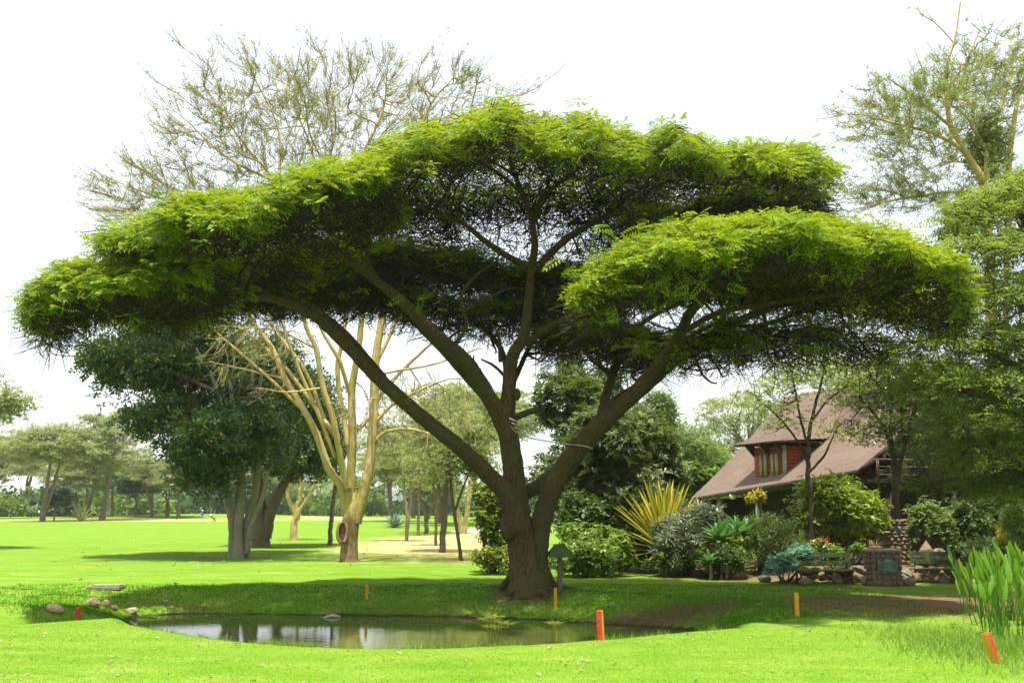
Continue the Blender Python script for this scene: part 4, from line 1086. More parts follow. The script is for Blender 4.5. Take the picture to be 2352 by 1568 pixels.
slim_tree('savanna_tree', 'slim grey two-stemmed tree growing beside the blue agave', 933, 1242, 10,
          [[(934, 1250, 10, 0), (935, 1190, 8, 0), (928, 1130, 8, 0), (926, 1090, 6, 0), (905, 1040, 4, 0)], [(935, 1230, 8, 0), (942, 1150, 8, 0), (948, 1090, 6, 0), (965, 1030, 4, 0)]],
          [(925, 1040, 75, 45, 0, 700), (900, 990, 70, 30, 0, 400)], 'grey_bark', 'bg_leaf', 1, )
slim_tree('savanna_tree', 'thin grey trunk standing just behind the slim two-stemmed tree', 961, 1230, 6,
          [[(961, 1238, 8, 0), (961, 1190, 7, 0), (963, 1130, 6, 0), (970, 1070, 4, 0)]], [(965, 1060, 55, 40, 0, 400)], 'bg_bark', 'bg_leaf', 1)
slim_tree('savanna_tree', 'thinnest straight dark trunk on the dry grass', 1001, 1252, 6,
          [[(1001, 1260, 8, 0), (1001, 1200, 7, 0), (999, 1140, 6, 0), (990, 1080, 4, 0)], [(1000, 1150, 5, 0), (1012, 1100, 4, 0)]], [(995, 1070, 60, 45, 0, 500)], 'bg_bark', 'bg_leaf', 1)
slim_tree('savanna_tree', 'dark shaggy trunk with swollen foot on the dry grass', 1018, 1268, 14,
          [[(1014, 1274, 24, 0), (1017, 1258, 16, 0), (1020, 1200, 15, 0), (1022, 1150, 16, 0), (1030, 1090, 10, 0), (1040, 1030, 6, 0)], [(1021, 1160, 10, 0), (1005, 1110, 7, 0), (990, 1050, 5, 0)]],
          [(1030, 1020, 95, 55, 0, 1300), (1000, 960, 80, 40, 1, 600)], 'dark_bark', 'bg_leaf', 1)
slim_tree('savanna_tree', 'leaning thin dark tree on the dry grass closest to the acacia trunk', 1058, 1287, 10,
          [[(1059, 1294, 11, 0), (1056, 1260, 9, 0), (1050, 1215, 9, 0), (1042, 1170, 10, 0), (1035, 1110, 7, 0), (1030, 1050, 5, 0)], [(1043, 1180, 7, 0), (1060, 1130, 6, 0), (1080, 1080, 4, 0)]],
          [(1050, 1060, 85, 45, 0, 1100), (1090, 1010, 60, 40, 0, 500)], 'dark_bark', 'bg_leaf', 1)
slim_tree('fever_tree', 'orange-barked split trunk by the pale path', 1066, 1226, 14,
          [[(1062, 1236, 12, 0), (1055, 1190, 9, 0), (1045, 1140, 8, 0), (1040, 1080, 5, 0)], [(1066, 1236, 15, 0), (1072, 1180, 13, 0), (1078, 1120, 10, 0), (1085, 1050, 6, 0)]],
          [(1065, 1000, 90, 60, 0, 700), (1000, 930, 120, 60, 4, 900)], 'fever_bark', 'bg_leaf', 1, lsize=(.25, .45))
slim_tree('savanna_tree', 'stubby dark forked tree behind the slim stems on the dry grass', 980, 1226, 9,
          [[(978, 1232, 12, 0), (979, 1200, 10, 0), (975, 1175, 8, 0), (965, 1140, 5, 0)], [(979, 1200, 8, 0), (990, 1170, 6, 0), (1000, 1130, 4, 0)]], [(985, 1120, 60, 40, 0, 500)], 'bg_bark', 'bg_leaf_green', 1, lsize=(.25, .4))

# ---- savanna acacias across the fairway: five models, copied
def model_tree(seed, hgt, rad, stems, layers, leaf, n, bark='bg_bark', lsz=(.25, .5)):
    global rng
    keep = rng; rng = np.random.default_rng(seed)
    sk = Skel()
    for k in range(stems):
        a = rng.uniform(0, 6.28); lean = rng.uniform(.1, .4) * rad if stems > 1 else rng.uniform(0, .12) * rad
        r = hgt * .020 * rng.uniform(.8, 1.2)
        p = [np.array([math.cos(a) * .12 * k, math.sin(a) * .12 * k, -.25])]
        for q in (.15, .3, .45, .62):
            p.append(np.array([math.cos(a) * lean * q * 1.4 + rng.normal(0, .1), math.sin(a) * lean * q * 1.4 + rng.normal(0, .1), hgt * q]))
        sk.limb(p, [r * 1.5, r * 1.1, r * .95, r * .75, r * .45], 8, .05, 18, .1)
    la, ta = Acc(), Acc()
    for (zc, rr, th, wgt) in layers:
        m = int(58 * wgt)
        d = rng.uniform(0, 6.28, m); q = np.sqrt(rng.random(m)) * rr * rad * rng.uniform(.75, 1.1, m)
        cc = np.column_stack([np.cos(d) * q, np.sin(d) * q, hgt * zc - .10 * hgt * (q / rad) ** 2 + rng.normal(0, th * hgt, m)])
        od = norm(cc * [1, 1, 0] + 1e-3) + [0, 0, .25]
        sk.grow(cc, hgt * .010, .02, od, 7, 4, 3, .5, .4, .03, minr=hgt * .004, acc=ta)
        pk = rng.integers(0, m, int(n * wgt))
        lp = cc[pk] + rng.normal(0, 1, (len(pk), 3)) * np.array([.065 * rad + .2, .065 * rad + .2, .016 * hgt])
        sk.grow(lp[::6], .035, .015, rand_dir(len(lp[::6]), .4, .2), 4, 2, 1, .4, .4, .05, minr=.02, acc=ta, keep=0)
        scatter(la, bl, lp, rand_dir(len(lp), .3), rand_dir(len(lp), .4, 1.3), rng.uniform(*lsz, len(lp)))
    res = (sk.acc.mesh('trunk', M[bark], True), ta.mesh('twigs', M[bark]), la.mesh('crown', M[leaf]))
    rng = keep
    return res, hgt
MODELS = {
 'multi': model_tree(21, 14, 8, 3, [(.72, .75, .04, .8), (.86, 1.0, .04, 1.2), (.97, .7, .03, .7)], 'bg_leaf', 2600),
 'tall': model_tree(22, 17, 8.5, 2, [(.55, .7, .04, .5), (.72, 1.0, .05, 1.0), (.88, .9, .04, 1.0), (.99, .5, .03, .5)], 'bg_leaf', 2600),
 'umbrella': model_tree(23, 8, 6, 2, [(.88, 1.0, .03, 1.0), (.96, .75, .02, .7)], 'bg_leaf_green', 2200),
 'dark': model_tree(24, 7, 3.5, 1, [(.55, .9, .05, .8), (.75, 1.0, .06, 1.0), (.92, .7, .04, .7)], 'bg_leaf_dark', 1800),
 'tan': model_tree(25, 12, 7, 2, [(.62, .8, .05, .7), (.80, 1.0, .05, 1.1), (.95, .7, .03, .6)], 'bg_leaf_tan', 2400),
 'thin': model_tree(26, 15, 7, 1, [(.60, .6, .05, .5), (.78, .9, .06, .8), (.95, .8, .05, .7)], 'bg_leaf', 1300),
}
BG = [  # model, column, base row, top row, label
 ('multi', 95, 1196, 985, 'three-stemmed olive acacia standing beside the two men at the fairway edge'),
 ('tan', -25, 1190, 1000, 'greyish acacia at the far left end of the fairway tree row'),
 ('tan', 52, 1184, 1010, 'pale tan acacia behind the three-stemmed acacia'),
 ('dark', 124, 1194, 1118, 'small round dark tree with single short trunk next to the three-stemmed acacia'),
 ('tan', 172, 1190, 1060, 'brownish thick-stemmed acacia behind the striped agave'),
 ('multi', 196, 1188, 1030, 'olive acacia with thin stems right behind the striped agave'),
 ('tall', 232, 1194, 962, 'tallest acacia of the fairway row with ragged bare top twigs'),
 ('thin', 256, 1190, 1050, 'thin-crowned acacia tucked under the tallest fairway acacia'),
 ('dark', 312, 1190, 1075, 'dark leafy tree with black trunk beside the raised green'),
 ('multi', 350, 1191, 1062, 'broad olive acacia whose trunk stands in front of the raised green'),
 ('tan', 385, 1191, 1070, 'leaning two-stemmed acacia by the short black post'),
 ('tall', 412, 1192, 1052, 'tall thin-trunked acacia between the black post and the golfer'),
 ('umbrella', 455, 1184, 1138, 'smallest flat-topped acacia behind the golfer'),
 ('umbrella', 492, 1184, 1128, 'flat-topped spreading acacia just behind the golf trolley'),
 ('tan', 640, 1182, 1080, 'hazy tan acacia seen between the dark forked trunks'),
 ('thin', 725, 1183, 1060, 'hazy thin acacia seen between the small and the tall fever tree'),
 ('thin', 880, 1182, 1040, 'hazy thin acacia far behind the blue agave'),
 ('tall', 905, 1196, 990, 'big olive acacia behind the blue agave'),
 ('multi', 1010, 1200, 985, 'wide olive acacia far behind the slim stems on the dry grass'),
 ('multi', 1110, 1205, 900, 'olive acacia rising behind the big acacia trunk'),
 ('tan', 950, 1189, 1040, 'pale tan acacia far beyond the dry grass'),
 ('tan', 560, 1186, 1060, 'pale acacia behind the golf trolley and the clustered stems'),
 ('thin', 1720, 1192, 905, 'thin pale acacia whose crown shows left of the house roof'),
 ('multi', -215, 1260, 830, 'nearer acacia whose feathery branch tips reach in at the left edge'),
]
for mname, px, py, top, label in BG:
    (tm, wm, lm), hgt = MODELS[mname]
    Y = 2.33 * FPX / (py - HOR)
    Y = min(Y, 300)
    b = P(px, py, Y)
    s = ((py - top) * S(1100, Y)) / hgt
    r_ = thing('savanna_acacia', label, 'tree', (b[0], b[1], Hs(b[0], b[1])), random.uniform(0, 6.28), 'acacias around the fairway')
    r_.scale = (s * random.uniform(.95, 1.1), s * random.uniform(.95, 1.1), s)
    link('trunk', tm, r_); link('twigs', wm, r_, 'stuff'); link('crown', lm, r_, 'stuff')

# ---- bushes and woods at the far edge of the fairway
la = Acc(); lb = Acc()
big = t_spray(4, .8, 12)
n = 240
for k in range(n):
    px = rng.uniform(-200, 1900) if k % 3 else rng.uniform(-100, 700)
    Y = rng.uniform(225, 330)
    x = (px - 1176) / FPX * Y
    hgt = rng.uniform(2.0, 6.5) if k % 4 else rng.uniform(6, 11)
    m = 62
    c, _ = ellipsoid_pts(m, (x, Y, hgt * .45), (hgt * .8, hgt * .6, hgt * .55), .5)
    scatter(la if rng.random() < .55 else lb, big, c, rand_dir(len(c)), rand_dir(len(c), .5, .8), rng.uniform(.8, 1.5, len(c)) * hgt / 6 + .4)
o = la.obj('far_woods', M['bg_leaf_green'], kind='stuff'); tag(o, 'light green bushes and woods along the far edge of the fairway', 'woods', kind='stuff')
o = lb.obj('far_woods', M['bg_leaf_dark'], kind='stuff'); tag(o, 'dark bluish green thicket along the far edge of the fairway', 'woods', kind='stuff')

# ---- trees on the right: a dense acacia at the frame edge, a tall fever tree, wispy trees before the house
rt = thing('acacia_tree', 'dense bright green layered acacia filling the right edge below the tall fever tree', 'tree', (P(2440, 1290, 29)[0], 29.0, Hs(P(2440, 1290, 29)[0], 29.0)))
sk = Skel(); la, ta = Acc(), Acc()
for ctrl in ([(2440, 1300, 29, 60), (2432, 1100, 29, 46), (2420, 900, 29, 40), (2400, 720, 29, 30), (2370, 560, 29, 18), (2330, 450, 29, 9)],
             [(2425, 980, 29, 26), (2370, 880, 28.6, 22), (2300, 820, 28.2, 16), (2200, 790, 27.8, 11), (2080, 785, 27.4, 6)],
             [(2430, 1060, 29, 22), (2350, 960, 28.4, 17), (2260, 910, 28, 11), (2150, 890, 27.6, 6)],
             [(2405, 760, 29, 20), (2330, 690, 28.5, 15), (2240, 640, 28, 9), (2160, 600, 27.5, 5)],
             [(2432, 1120, 29, 20), (2340, 1060, 28.3, 14), (2230, 1040, 27.8, 8)]):
    limb_px(sk, ctrl, 10, .04, None, .12)
RP = [[(2160, 470, 28.4, 1.0), (2260, 415, 29, 2.0), (2380, 370, 29.4, 2.4), (2540, 360, 29.6, 2.4)], [(2185, 490, 28, 1.2), (2300, 436, 29, 2.4), (2420, 405, 29, 2.8), (2560, 410, 29, 2.5)], [(2100, 560, 27, .8), (2180, 560, 27.5, 1.6), (2280, 535, 28, 2.4), (2400, 515, 29, 2.8), (2560, 520, 29, 2.5)],
      [(2160, 670, 27, 1.2), (2280, 640, 28, 2.4), (2420, 620, 29, 2.8), (2560, 625, 29, 2.5)], [(2020, 782, 27, .8), (2120, 765, 27.4, 1.8), (2260, 750, 28, 2.4), (2420, 730, 29, 2.6), (2540, 735, 29, 2)],
      [(2060, 850, 27, .9), (2180, 838, 27.5, 1.8), (2330, 820, 28, 2.4), (2480, 810, 29, 2.4)], [(2140, 930, 27.4, 1.2), (2260, 905, 28, 2), (2400, 880, 28.6, 2.4), (2520, 880, 29, 2)],
      [(2190, 1020, 27.6, 1.2), (2290, 995, 28, 1.9), (2420, 980, 28.6, 2.2), (2520, 980, 29, 2)], [(2240, 1100, 28, 1), (2330, 1075, 28, 1.6), (2450, 1060, 28.6, 1.8)]]
rroot = P(2430, 800, 29)
for k_, pts in enumerate(RP):
    sp = pad_spine(pts, .30)
    for nn_, ra, rb, n_, sd, mr in ((16, .04, .018, 7, 5, .03), (150, .022, .010, 6, 3, .012), (800, .013, .007, 5, 2, .006)):
        tp, tn, v, s = pad_sample(sp, .30, nn_, seed=k_, vlo=-.95, vhi=.95)
        tp[:, 2] -= np.abs(rng.normal(.25, .3, nn_))
        od = norm(tp - rroot) + rng.normal(0, .3, tp.shape); od[:, 2] *= .4
        sk.grow(tp, ra, rb, od, n_, sd, 2, .5, .4, .04, minr=mr, acc=ta)
    n_ = 1650
    lp, ln, v, s = pad_sample(sp, .30, n_, seed=k_)
    lp[:, 2] += .06 - np.abs(rng.normal(0, .30, n_))
    scatter(la, fr_lo, lp, rand_dir(n_, .25), ln + rng.normal(0, .4, (n_, 3)), rng.uniform(.22, .40, n_))
finish(rt, [sk.acc.obj('trunk', M['dark_bark'], smooth=True), ta.obj('twigs', M['right_twig'], kind='stuff'), la.obj('crown', M['right_leaf'], kind='stuff')])

RY = 47
b_ = P(2300, 1285, RY)
rf = thing('fever_tree', 'very tall fever tree with yellow limbs rising above the dense acacia at the right edge', 'tree', (b_[0], b_[1], Hs(b_[0], b_[1])))
sk = Skel()
for ctrl in ([(2302, 1300, RY, 44), (2292, 1100, RY, 36), (2285, 900, RY, 32), (2274, 650, RY, 28), (2263, 440, RY, 24), (2240, 390, RY, 18), (2208, 335, RY, 16), (2182, 280, RY, 13), (2172, 200, RY, 10), (2178, 140, RY, 7), (2195, 80, RY, 5), (2206, 5, RY, 3)],
             [(2265, 440, RY, 16), (2268, 350, RY, 14), (2285, 280, 47.4, 11), (2310, 215, 47.8, 8), (2330, 130, 48, 4)],
             [(2290, 1000, RY, 20), (2312, 700, 47.5, 18), (2316, 430, 48, 15), (2325, 300, 48, 12), (2345, 200, 48.4, 8), (2380, 110, 48.6, 4)],
             [(2215, 345, RY, 11), (2140, 305, 46.5, 9), (2060, 285, 46, 6), (1985, 265, 45.6, 3)], [(2263, 445, RY, 11), (2190, 440, 46, 9), (2080, 455, 45.5, 6), (1965, 480, 45, 3)],
             [(2195, 300, RY, 9), (2110, 230, 46.6, 7), (2040, 180, 46.2, 3)], [(2172, 210, RY, 6), (2215, 150, RY, 5), (2250, 70, RY, 3)], [(2268, 350, RY, 9), (2220, 270, 47.4, 7), (2150, 215, 47.8, 4)],
             [(2316, 430, 48, 9), (2250, 380, 48.5, 7), (2180, 370, 48.8, 3)], [(2192, 100, RY, 4), (2150, 55, RY, 3), (2110, 30, RY, 2)]):
    limb_px(sk, ctrl, 9, .04, None, .14)
acc, la = Acc(), Acc()
ctr = P(2270, 470, RY)
fspec = [(2090, 275, 165, 115, 46, 3.5, .36), (2230, 180, 130, 100, 47.5, 3.5, .22), (2350, 180, 100, 110, 48.5, 3, .16), (2070, 430, 140, 60, 45.5, 2.5, .16), (2250, 340, 90, 90, 48, 3, .10), (2270, 450, 110, 70, 47, 3, .14)]
for n_, ra, rb, nn, sd, ch, mr in ((120, .04, .018, 8, 4, 4, .02), (700, .024, .012, 6, 3, 3, .012)):
    tg = fan_targets(n_, fspec)
    od = norm(tg - ctr) + rng.normal(0, .25, tg.shape); od[:, 2] *= .6
    sk.grow(tg, ra, rb, od, nn, sd, ch, .35, .4, .015, minr=mr, acc=acc, back=ctr)
sp_ = shoots(sk, acc, 4200, ctr, .03, .5, 1.3, .05, .010, .5)
lp = sp_[rng.choice(len(sp_), 15000)] + rng.normal(0, .07, (15000, 3)) * [1, 1, .6]
scatter(la, t_spray(4, .4, 5), lp, rand_dir(len(lp), .4), rand_dir(len(lp), .4, 1), rng.uniform(.09, .17, len(lp)))
vine, _ = ellipsoid_pts(900, P(2268, 340, 47.6), np.array([50 * S(340, 47), 1.4, 90 * S(340, 47)]), .2)
scatter(la, dk, vine, rand_dir(len(vine)), rand_dir(len(vine), .5, .6), rng.uniform(.16, .26, len(vine)))
finish(rf, [sk.acc.obj('trunk', M['fever_bark'], smooth=True), acc.obj('twigs', M['fever_twig'], kind='stuff'), la.obj('leaves', M['fever_green'], kind='stuff')])

slim_tree('garden_tree', 'thin dark-stemmed feathery tree in front of the red dormer', 1862, 1298, 16,
          [[(1862, 1310, 17, 0), (1863, 1230, 14, 0), (1862, 1150, 13, 0), (1856, 1085, 13, 0), (1856, 1040, 11, 0), (1862, 980, 9, 0), (1880, 900, 7, 0), (1900, 830, 4, 0)], [(1856, 1060, 8, 0), (1830, 1010, 6, .2), (1790, 960, 5, .4), (1745, 920, 3, .5)],
           [(1858, 1030, 7, 0), (1838, 960, 6, -.2), (1825, 890, 5, -.3), (1815, 830, 3, -.4)], [(1857, 1085, 7, 0), (1890, 1050, 6, -.3), (1910, 1010, 4, -.5), (1930, 970, 3, -.6)], [(1870, 960, 6, 0), (1900, 920, 5, .3), (1940, 890, 3, .6)]],
          [(1770, 900, 80, 45, 0, 700), (1840, 850, 90, 40, 0, 800), (1920, 860, 80, 45, .5, 700), (1800, 960, 80, 35, 0, 350), (1760, 985, 60, 12, 0, 60), (1910, 990, 45, 30, -.4, 90)], 'right_twig', 'lime_leaf', 1, None, (.07, .13), 60)
slim_tree('garden_tree', 'mossy feathery tree with widest crown growing behind the stone plaque pillar', 2062, 1290, 22,
          [[(2062, 1305, 26, 0), (2062, 1250, 21, 0), (2060, 1180, 19, 0), (2056, 1110, 19, 0), (2050, 1040, 12, 0), (2030, 980, 8, 0), (1990, 930, 6, .3), (1950, 880, 4, .6)], [(2057, 1110, 13, 0), (2075, 1040, 11, -.3), (2090, 970, 9, -.5), (2120, 900, 7, -.6), (2170, 850, 4, -.7)],
           [(2052, 1050, 9, 0), (2045, 980, 7, .5), (2050, 900, 5, .8), (2020, 840, 4, 1)], [(2078, 1030, 8, -.3), (2070, 950, 6, 0), (2090, 870, 5, .2), (2110, 820, 3, .3)]],
          [(1990, 900, 100, 50, .3, 1300), (2070, 850, 130, 45, 0, 1500), (2150, 880, 110, 60, -.4, 1500), (2010, 980, 90, 40, 0, 900), (2140, 980, 100, 60, -.3, 1500), (1960, 840, 90, 30, 0, 600), (2080, 930, 110, 50, .6, 1300)], 'right_twig', 'garden_leaf', 1, None, (.08, .16), 110)
slim_tree('garden_tree', 'thin dark leaning tree behind the shorter angled bench', 2158, 1285, 10,
          [[(2158, 1298, 12, 0), (2160, 1220, 9, 0), (2163, 1130, 8, 0), (2168, 1060, 6, 0), (2190, 1000, 4, 0)], [(2202, 1298, 11, .3), (2203, 1220, 10, .3), (2205, 1150, 9, .3), (2215, 1080, 6, .3), (2240, 1010, 4, .3)], [(2163, 1140, 6, 0), (2130, 1090, 4, 0), (2110, 1050, 3, 0)]],
          [(2170, 1030, 90, 55, 0, 1600), (2250, 1040, 100, 60, .5, 1600), (2300, 1100, 90, 55, 1, 1300), (2230, 960, 120, 50, .5, 1500), (2140, 1090, 90, 40, .8, 1000)], 'right_twig', 'garden_leaf', 1, None, (.09, .17), 110)

# ================================================================== HOUSE
HC = np.array([14.36, 42.0]); HE = np.array([-.341, .940]); HI = np.array([.940, .341])
def W(t, a, z):
    p = HC + HE * t + HI * a
    return np.array([p[0], p[1], z])
HL = 12.77; RIDGE = 8.4; HALF = 6.0
def ze(t): return 3.85 - t / HL * .95
def zr(t, a):
    s = a / HALF
    return ze(t) + (RIDGE - ze(t)) * (.86 * s + .14 * s * s)
house = thing('house', 'red wooden house with steep brown shingle roof and dormer behind the garden', 'house', (HC[0], HC[1], .3))
def hchild(o): return child_of_tree(o, house)
def course_roof(name, surf, t0, t1, rows, nt, parent_fn, th=.10):
    """stepped courses of shingles; surf(u,v)->point, u along the eave, v up the slope"""
    V, U = [], []
    F = []
    us = np.linspace(0, 1, nt)
    for j in range(rows):
        for (vv, lift) in ((j / rows, .035), ((j + 1.12) / rows, .0)):
            for u in us:
                p = np.array(surf(u, min(vv, 1.0))); V.append(p + [0, 0, lift + th]); U.append((u * (t1 - t0), vv * 7.6))
        b = j * 2 * nt
        for i in range(nt - 1):
            F.append([b + i, b + i + 1, b + nt + i + 1, b + nt + i])
        # butt edge of the course
        o = len(V)
    base = len(V)
    # butts and underside
    for j in range(rows):
        for i in range(nt):
            p = np.array(surf(us[i], j / rows)); V.append(p + [0, 0, -.01 + th]); U.append((us[i] * (t1 - t0), j / rows * 7.6))
    for j in range(rows):
        for i in range(nt - 1):
            F.append([base + j * nt + i, base + j * nt + i + 1, j * 2 * nt + i + 1, j * 2 * nt + i])
    a = Acc(); a.add(np.array(V), np.array(F))
    me = a.mesh(name, M['shingle'])
    uvl = me.uv_layers.new(name='UVMap')
    li = np.zeros(len(me.loops), np.int32); me.loops.foreach_get('vertex_index', li)
    uvl.data.foreach_set('uv', np.array(U, np.float32)[li].ravel())
    return parent_fn(link(name, me))
def slope_front(u, v):
    t = HL + .35 - u * (HL + .9); a = -.25 + v * (HALF + .25)
    return W(t, a, zr(t, a))
def slope_back(u, v):
    t = -.55 + u * (HL + .9); a = HALF * 2 + .25 - v * (HALF + .25)
    return W(t, a, zr(t, HALF * 2 - a))
roof = course_roof('roof', slope_front, 0, HL, 44, 16, hchild)
course_roof('roof', slope_back, 0, HL, 44, 12, hchild)
def soffit(name, surf, mat):
    a = Acc(); us = np.linspace(0, 1, 8); vs = np.linspace(0, 1, 8)
    V = [np.array(surf(u, v)) + [0, 0, .02] for v in vs for u in us]
    a.add(np.array(V), [[j * 8 + i, (j + 1) * 8 + i, (j + 1) * 8 + i + 1, j * 8 + i + 1] for j in range(7) for i in range(7)])
    return hchild(a.obj(name, mat))
soffit('roof_boards', slope_front, M['house_dark']); soffit('roof_boards', slope_back, M['house_dark'])
def bar(name, p, q, wd, ht, mat, parent_fn=hchild):
    p, q = np.asarray(p, float), np.asarray(q, float)
    d = q - p; L = np.linalg.norm(d); x = d / L
    y = norm(np.cross([0, 0, 1.0], x)) if abs(x[2]) < .98 else np.array([1.0, 0, 0])
    z = np.cross(x, y)
    a = Acc(); v = box_v((0, 0, 0), (L, wd, ht)); R = np.column_stack([x, y, z])
    a.add(v @ R.T + (p + q) / 2, BOXF)
    return parent_fn(a.obj(name, mat))
# fascia boards along eave and near rake
for k in range(6):
    t0_, t1_ = -.5 + k * 2.27, -.5 + (k + 1) * 2.27
    bar('fascia', W(t0_, -.27, zr(t0_, -.25) + .02), W(t1_, -.27, zr(t1_, -.25) + .02), .04, .18, M['house_dark'])
for k in range(8):
    a0, a1 = -.2 + k * .78, -.2 + (k + 1) * .78
    bar('rake_board', W(-.58, a0, zr(-.58, a0) + .02), W(-.58, a1, zr(-.58, a1) + .02), .05, .22, M['house_dark'])
    bar('rake_board', W(-.58, 12 - a0, zr(-.58, a0) + .02), W(-.58, 12 - a1, zr(-.58, a1) + .02), .05, .22, M['house_dark'])
# veranda: back wall, floor, posts, beam
def panel(name, pts, mat, th_dir=None, th=.12):
    pts = [np.asarray(p, float) for p in pts]
    nrm = norm(np.cross(pts[1] - pts[0], pts[-1] - pts[0])) * th
    n = len(pts); a = Acc()
    V = pts + [p - nrm for p in pts]
    me = bpy.data.meshes.new(name)
    me.from_pydata([tuple(map(float, p)) for p in V], [], [list(range(n)), list(range(2 * n - 1, n - 1, -1))] + [[i, n + i, n + (i + 1) % n, (i + 1) % n] for i in range(n)])
    me.materials.append(mat)
    return hchild(link(name, me))
panel('veranda_wall', [W(12.6, 2.6, .2), W(.75, 2.6, .2), W(.75, 2.6, 4.6), W(12.6, 2.6, 4.2)], M['house_dark'])
panel('veranda_end_wall', [W(12.62, 0.2, .2), W(12.62, 11.6, .2), W(12.62, 11.6, 3.3), W(12.62, 6, 8.2), W(12.62, .2, 3.1)], M['house_dark'])
panel('veranda_floor', [W(12.9, -.2, .42), W(-.4, -.2, .42), W(-.4, 2.6, .42), W(12.9, 2.6, .42)], M['mortar'], th=.3)
bar('veranda_beam', W(12.7, .15, ze(12.7) - .12), W(8.8, .15, ze(8.8) - .30), .16, .2, M['post_green'])
bar('veranda_beam', W(8.8, .15, ze(8.8) - .20), W(.2, .15, ze(0) - .30), .16, .2, M['house_dark'])
for t_ in (10.9, 7.4, 4.0, .9):
    bar('veranda_post', W(t_, .15, .42), W(t_, .15, ze(t_) - .25), .26, .26, M['post_green'])
v_ = W(10.0, -.1, 2.62)
# gable end facing the benches: boards, balcony, windows
for k in range(26):
    z0 = 3.3 + k * .19
    am = max(.5, HALF * (z0 + .19 - 3.85) / (RIDGE - 3.85) + .3)
    if am > 5.8: break
    bar('board', W(.6, am, z0 + .095), W(.6, 12 - am, z0 + .095), .05, .178, M['house_red'])
panel('gable_core', [W(.66, .5, .3), W(.66, 11.5, .3), W(.66, 11.5, 3.3), W(.66, 6, 8.1), W(.66, .5, 3.3)], M['house_dark'], th=-.1)
panel('balcony_floor', [W(-1.1, .2, 3.30), W(-1.1, 11.6, 3.30), W(.6, 11.6, 3.30), W(.6, .2, 3.30)], M['house_dark'], th=-.16)
for z_ in (3.62, 3.95, 4.25):
    bar('balcony_rail', W(-1.05, .3, z_), W(-1.05, 11.5, z_), .05, .06, M['frame_wood'])
for k in range(9):
    a_ = .3 + k * 1.4
    bar('balcony_post', W(-1.05, a_, 3.1), W(-1.05, a_, 4.3), .09, .09, M['frame_wood'])
for a_ in (1.3, 3.4, 6.2, 8.6):
    wn = bar('window', W(.55, a_, 4.5), W(.55, a_ + 1.1, 4.5), .05, 1.3, M['frame_wood'])
    g_ = bar('pane', W(.51, a_ + .08, 4.5), W(.51, a_ + 1.02, 4.5), .04, 1.14, M['glass'], lambda o: o)
    g_.parent = wn
for a_ in (.9, 4.2, 7.6, 11.0):
    bar('ground_post', W(-.9, a_, .3), W(-.9, a_, 3.14), .22, .22, M['house_dark'])
# dormer
D0, D1, DA = 5.6, 8.1, .5
zb, ztp = 3.62, 5.22
nb = 9
for k in range(nb):
    z0 = zb - .02 + k * (ztp - zb + .02) / nb; hb = (ztp - zb) / nb
    bar('board', W(D0, DA, z0 + hb / 2), W(D1, DA, z0 + hb / 2), .05, hb * .93, M['house_red'])
    amax = DA + .1 + max(.05, min(2.2, (z0 - zr(D0, DA)) / .92 + .35))
    bar('board', W(D0 - .01, DA + .03, z0 + hb / 2), W(D0 - .01, amax, z0 + hb / 2), .05, hb * .93, M['house_red'])
    bar('board', W(D1 + .01, DA + .03, z0 + hb / 2), W(D1 + .01, amax, z0 + hb / 2), .05, hb * .93, M['house_red'])
panel('dormer_core', [W(D0 + .05, DA + .06, 3.2), W(D1 - .05, DA + .06, 3.2), W(D1 - .05, DA + .06, ztp), W(D0 + .05, DA + .06, ztp)], M['house_dark'], th=-.05)
bar('corner_post', W(D0 - .04, DA - .04, zb - .08), W(D0 - .04, DA - .04, ztp), .16, .16, M['post_green'])
for (ta_, tb_) in ((7.62, 6.92), (6.66, 5.98)):
    tm_ = (ta_ + tb_) / 2; zm = 4.32
    wn = bar('window', W(ta_, DA - .04, zm), W(tb_, DA - .04, zm), .06, 1.16, M['frame_wood'])
    for nm, x0, x1, mt, off in (('curtain', ta_ - .06, ta_ - .24, M['curtain'], .085), ('pane', ta_ - .26, tm_ + .02, M['glass'], .08), ('curtain', tm_ - .06, tb_ + .07, M['curtain'], .085), ('mullion', tm_ + .02, tm_ - .05, M['frame_wood'], .10)):
        o_ = bar(nm, W(x0, DA - off, zm), W(x1, DA - off, zm), .03, 1.02, mt, lambda o: o)
        o_.parent = wn
# hooded dormer roof with hips
e0, e1, zt_e = 4.95, 8.95, 5.36
def hood_front(u, v):
    t = (e1 + (8.35 - e1) * v) * (1 - u) + (e0 + (6.3 - e0) * v) * u
    a = -.18 + v * 4.7
    return W(t, a, zt_e - .03 * (1 - v) + (zr(6.5, 4.5) + .06 - zt_e) * (.85 * v + .15 * v * v))
def hood_right(u, v):
    # from the front right corner back along the eave to where it meets the main roof
    a_e = -.18 + u * 2.75
    te, tz = e0, zt_e + .02 * u
    top = np.array(hood_front(1, 1)); bot = W(te, a_e, tz)
    hipp = np.array(hood_front(1, v))
    back = W(e0 + (6.3 - e0) * v, 2.57 + (4.52 - 2.57) * v, zr(5.5, 2.57 + (4.52 - 2.57) * v) + .10)
    return hipp * (1 - u) + back * u
def hood_left(u, v):
    hipp = np.array(hood_front(0, v))
    back = W(e1 + (8.35 - e1) * v, 2.6 + (4.52 - 2.6) * v, zr(8.6, 2.6 + (4.52 - 2.6) * v) + .10)
    return back * (1 - u) + hipp * u
course_roof('dormer_roof', hood_front, e0, e1, 28, 8, hchild, .05)
course_roof('dormer_roof', hood_right, 0, 2.7, 28, 5, hchild, .05)
course_roof('dormer_roof', hood_left, 0, 2.7, 28, 5, hchild, .05)
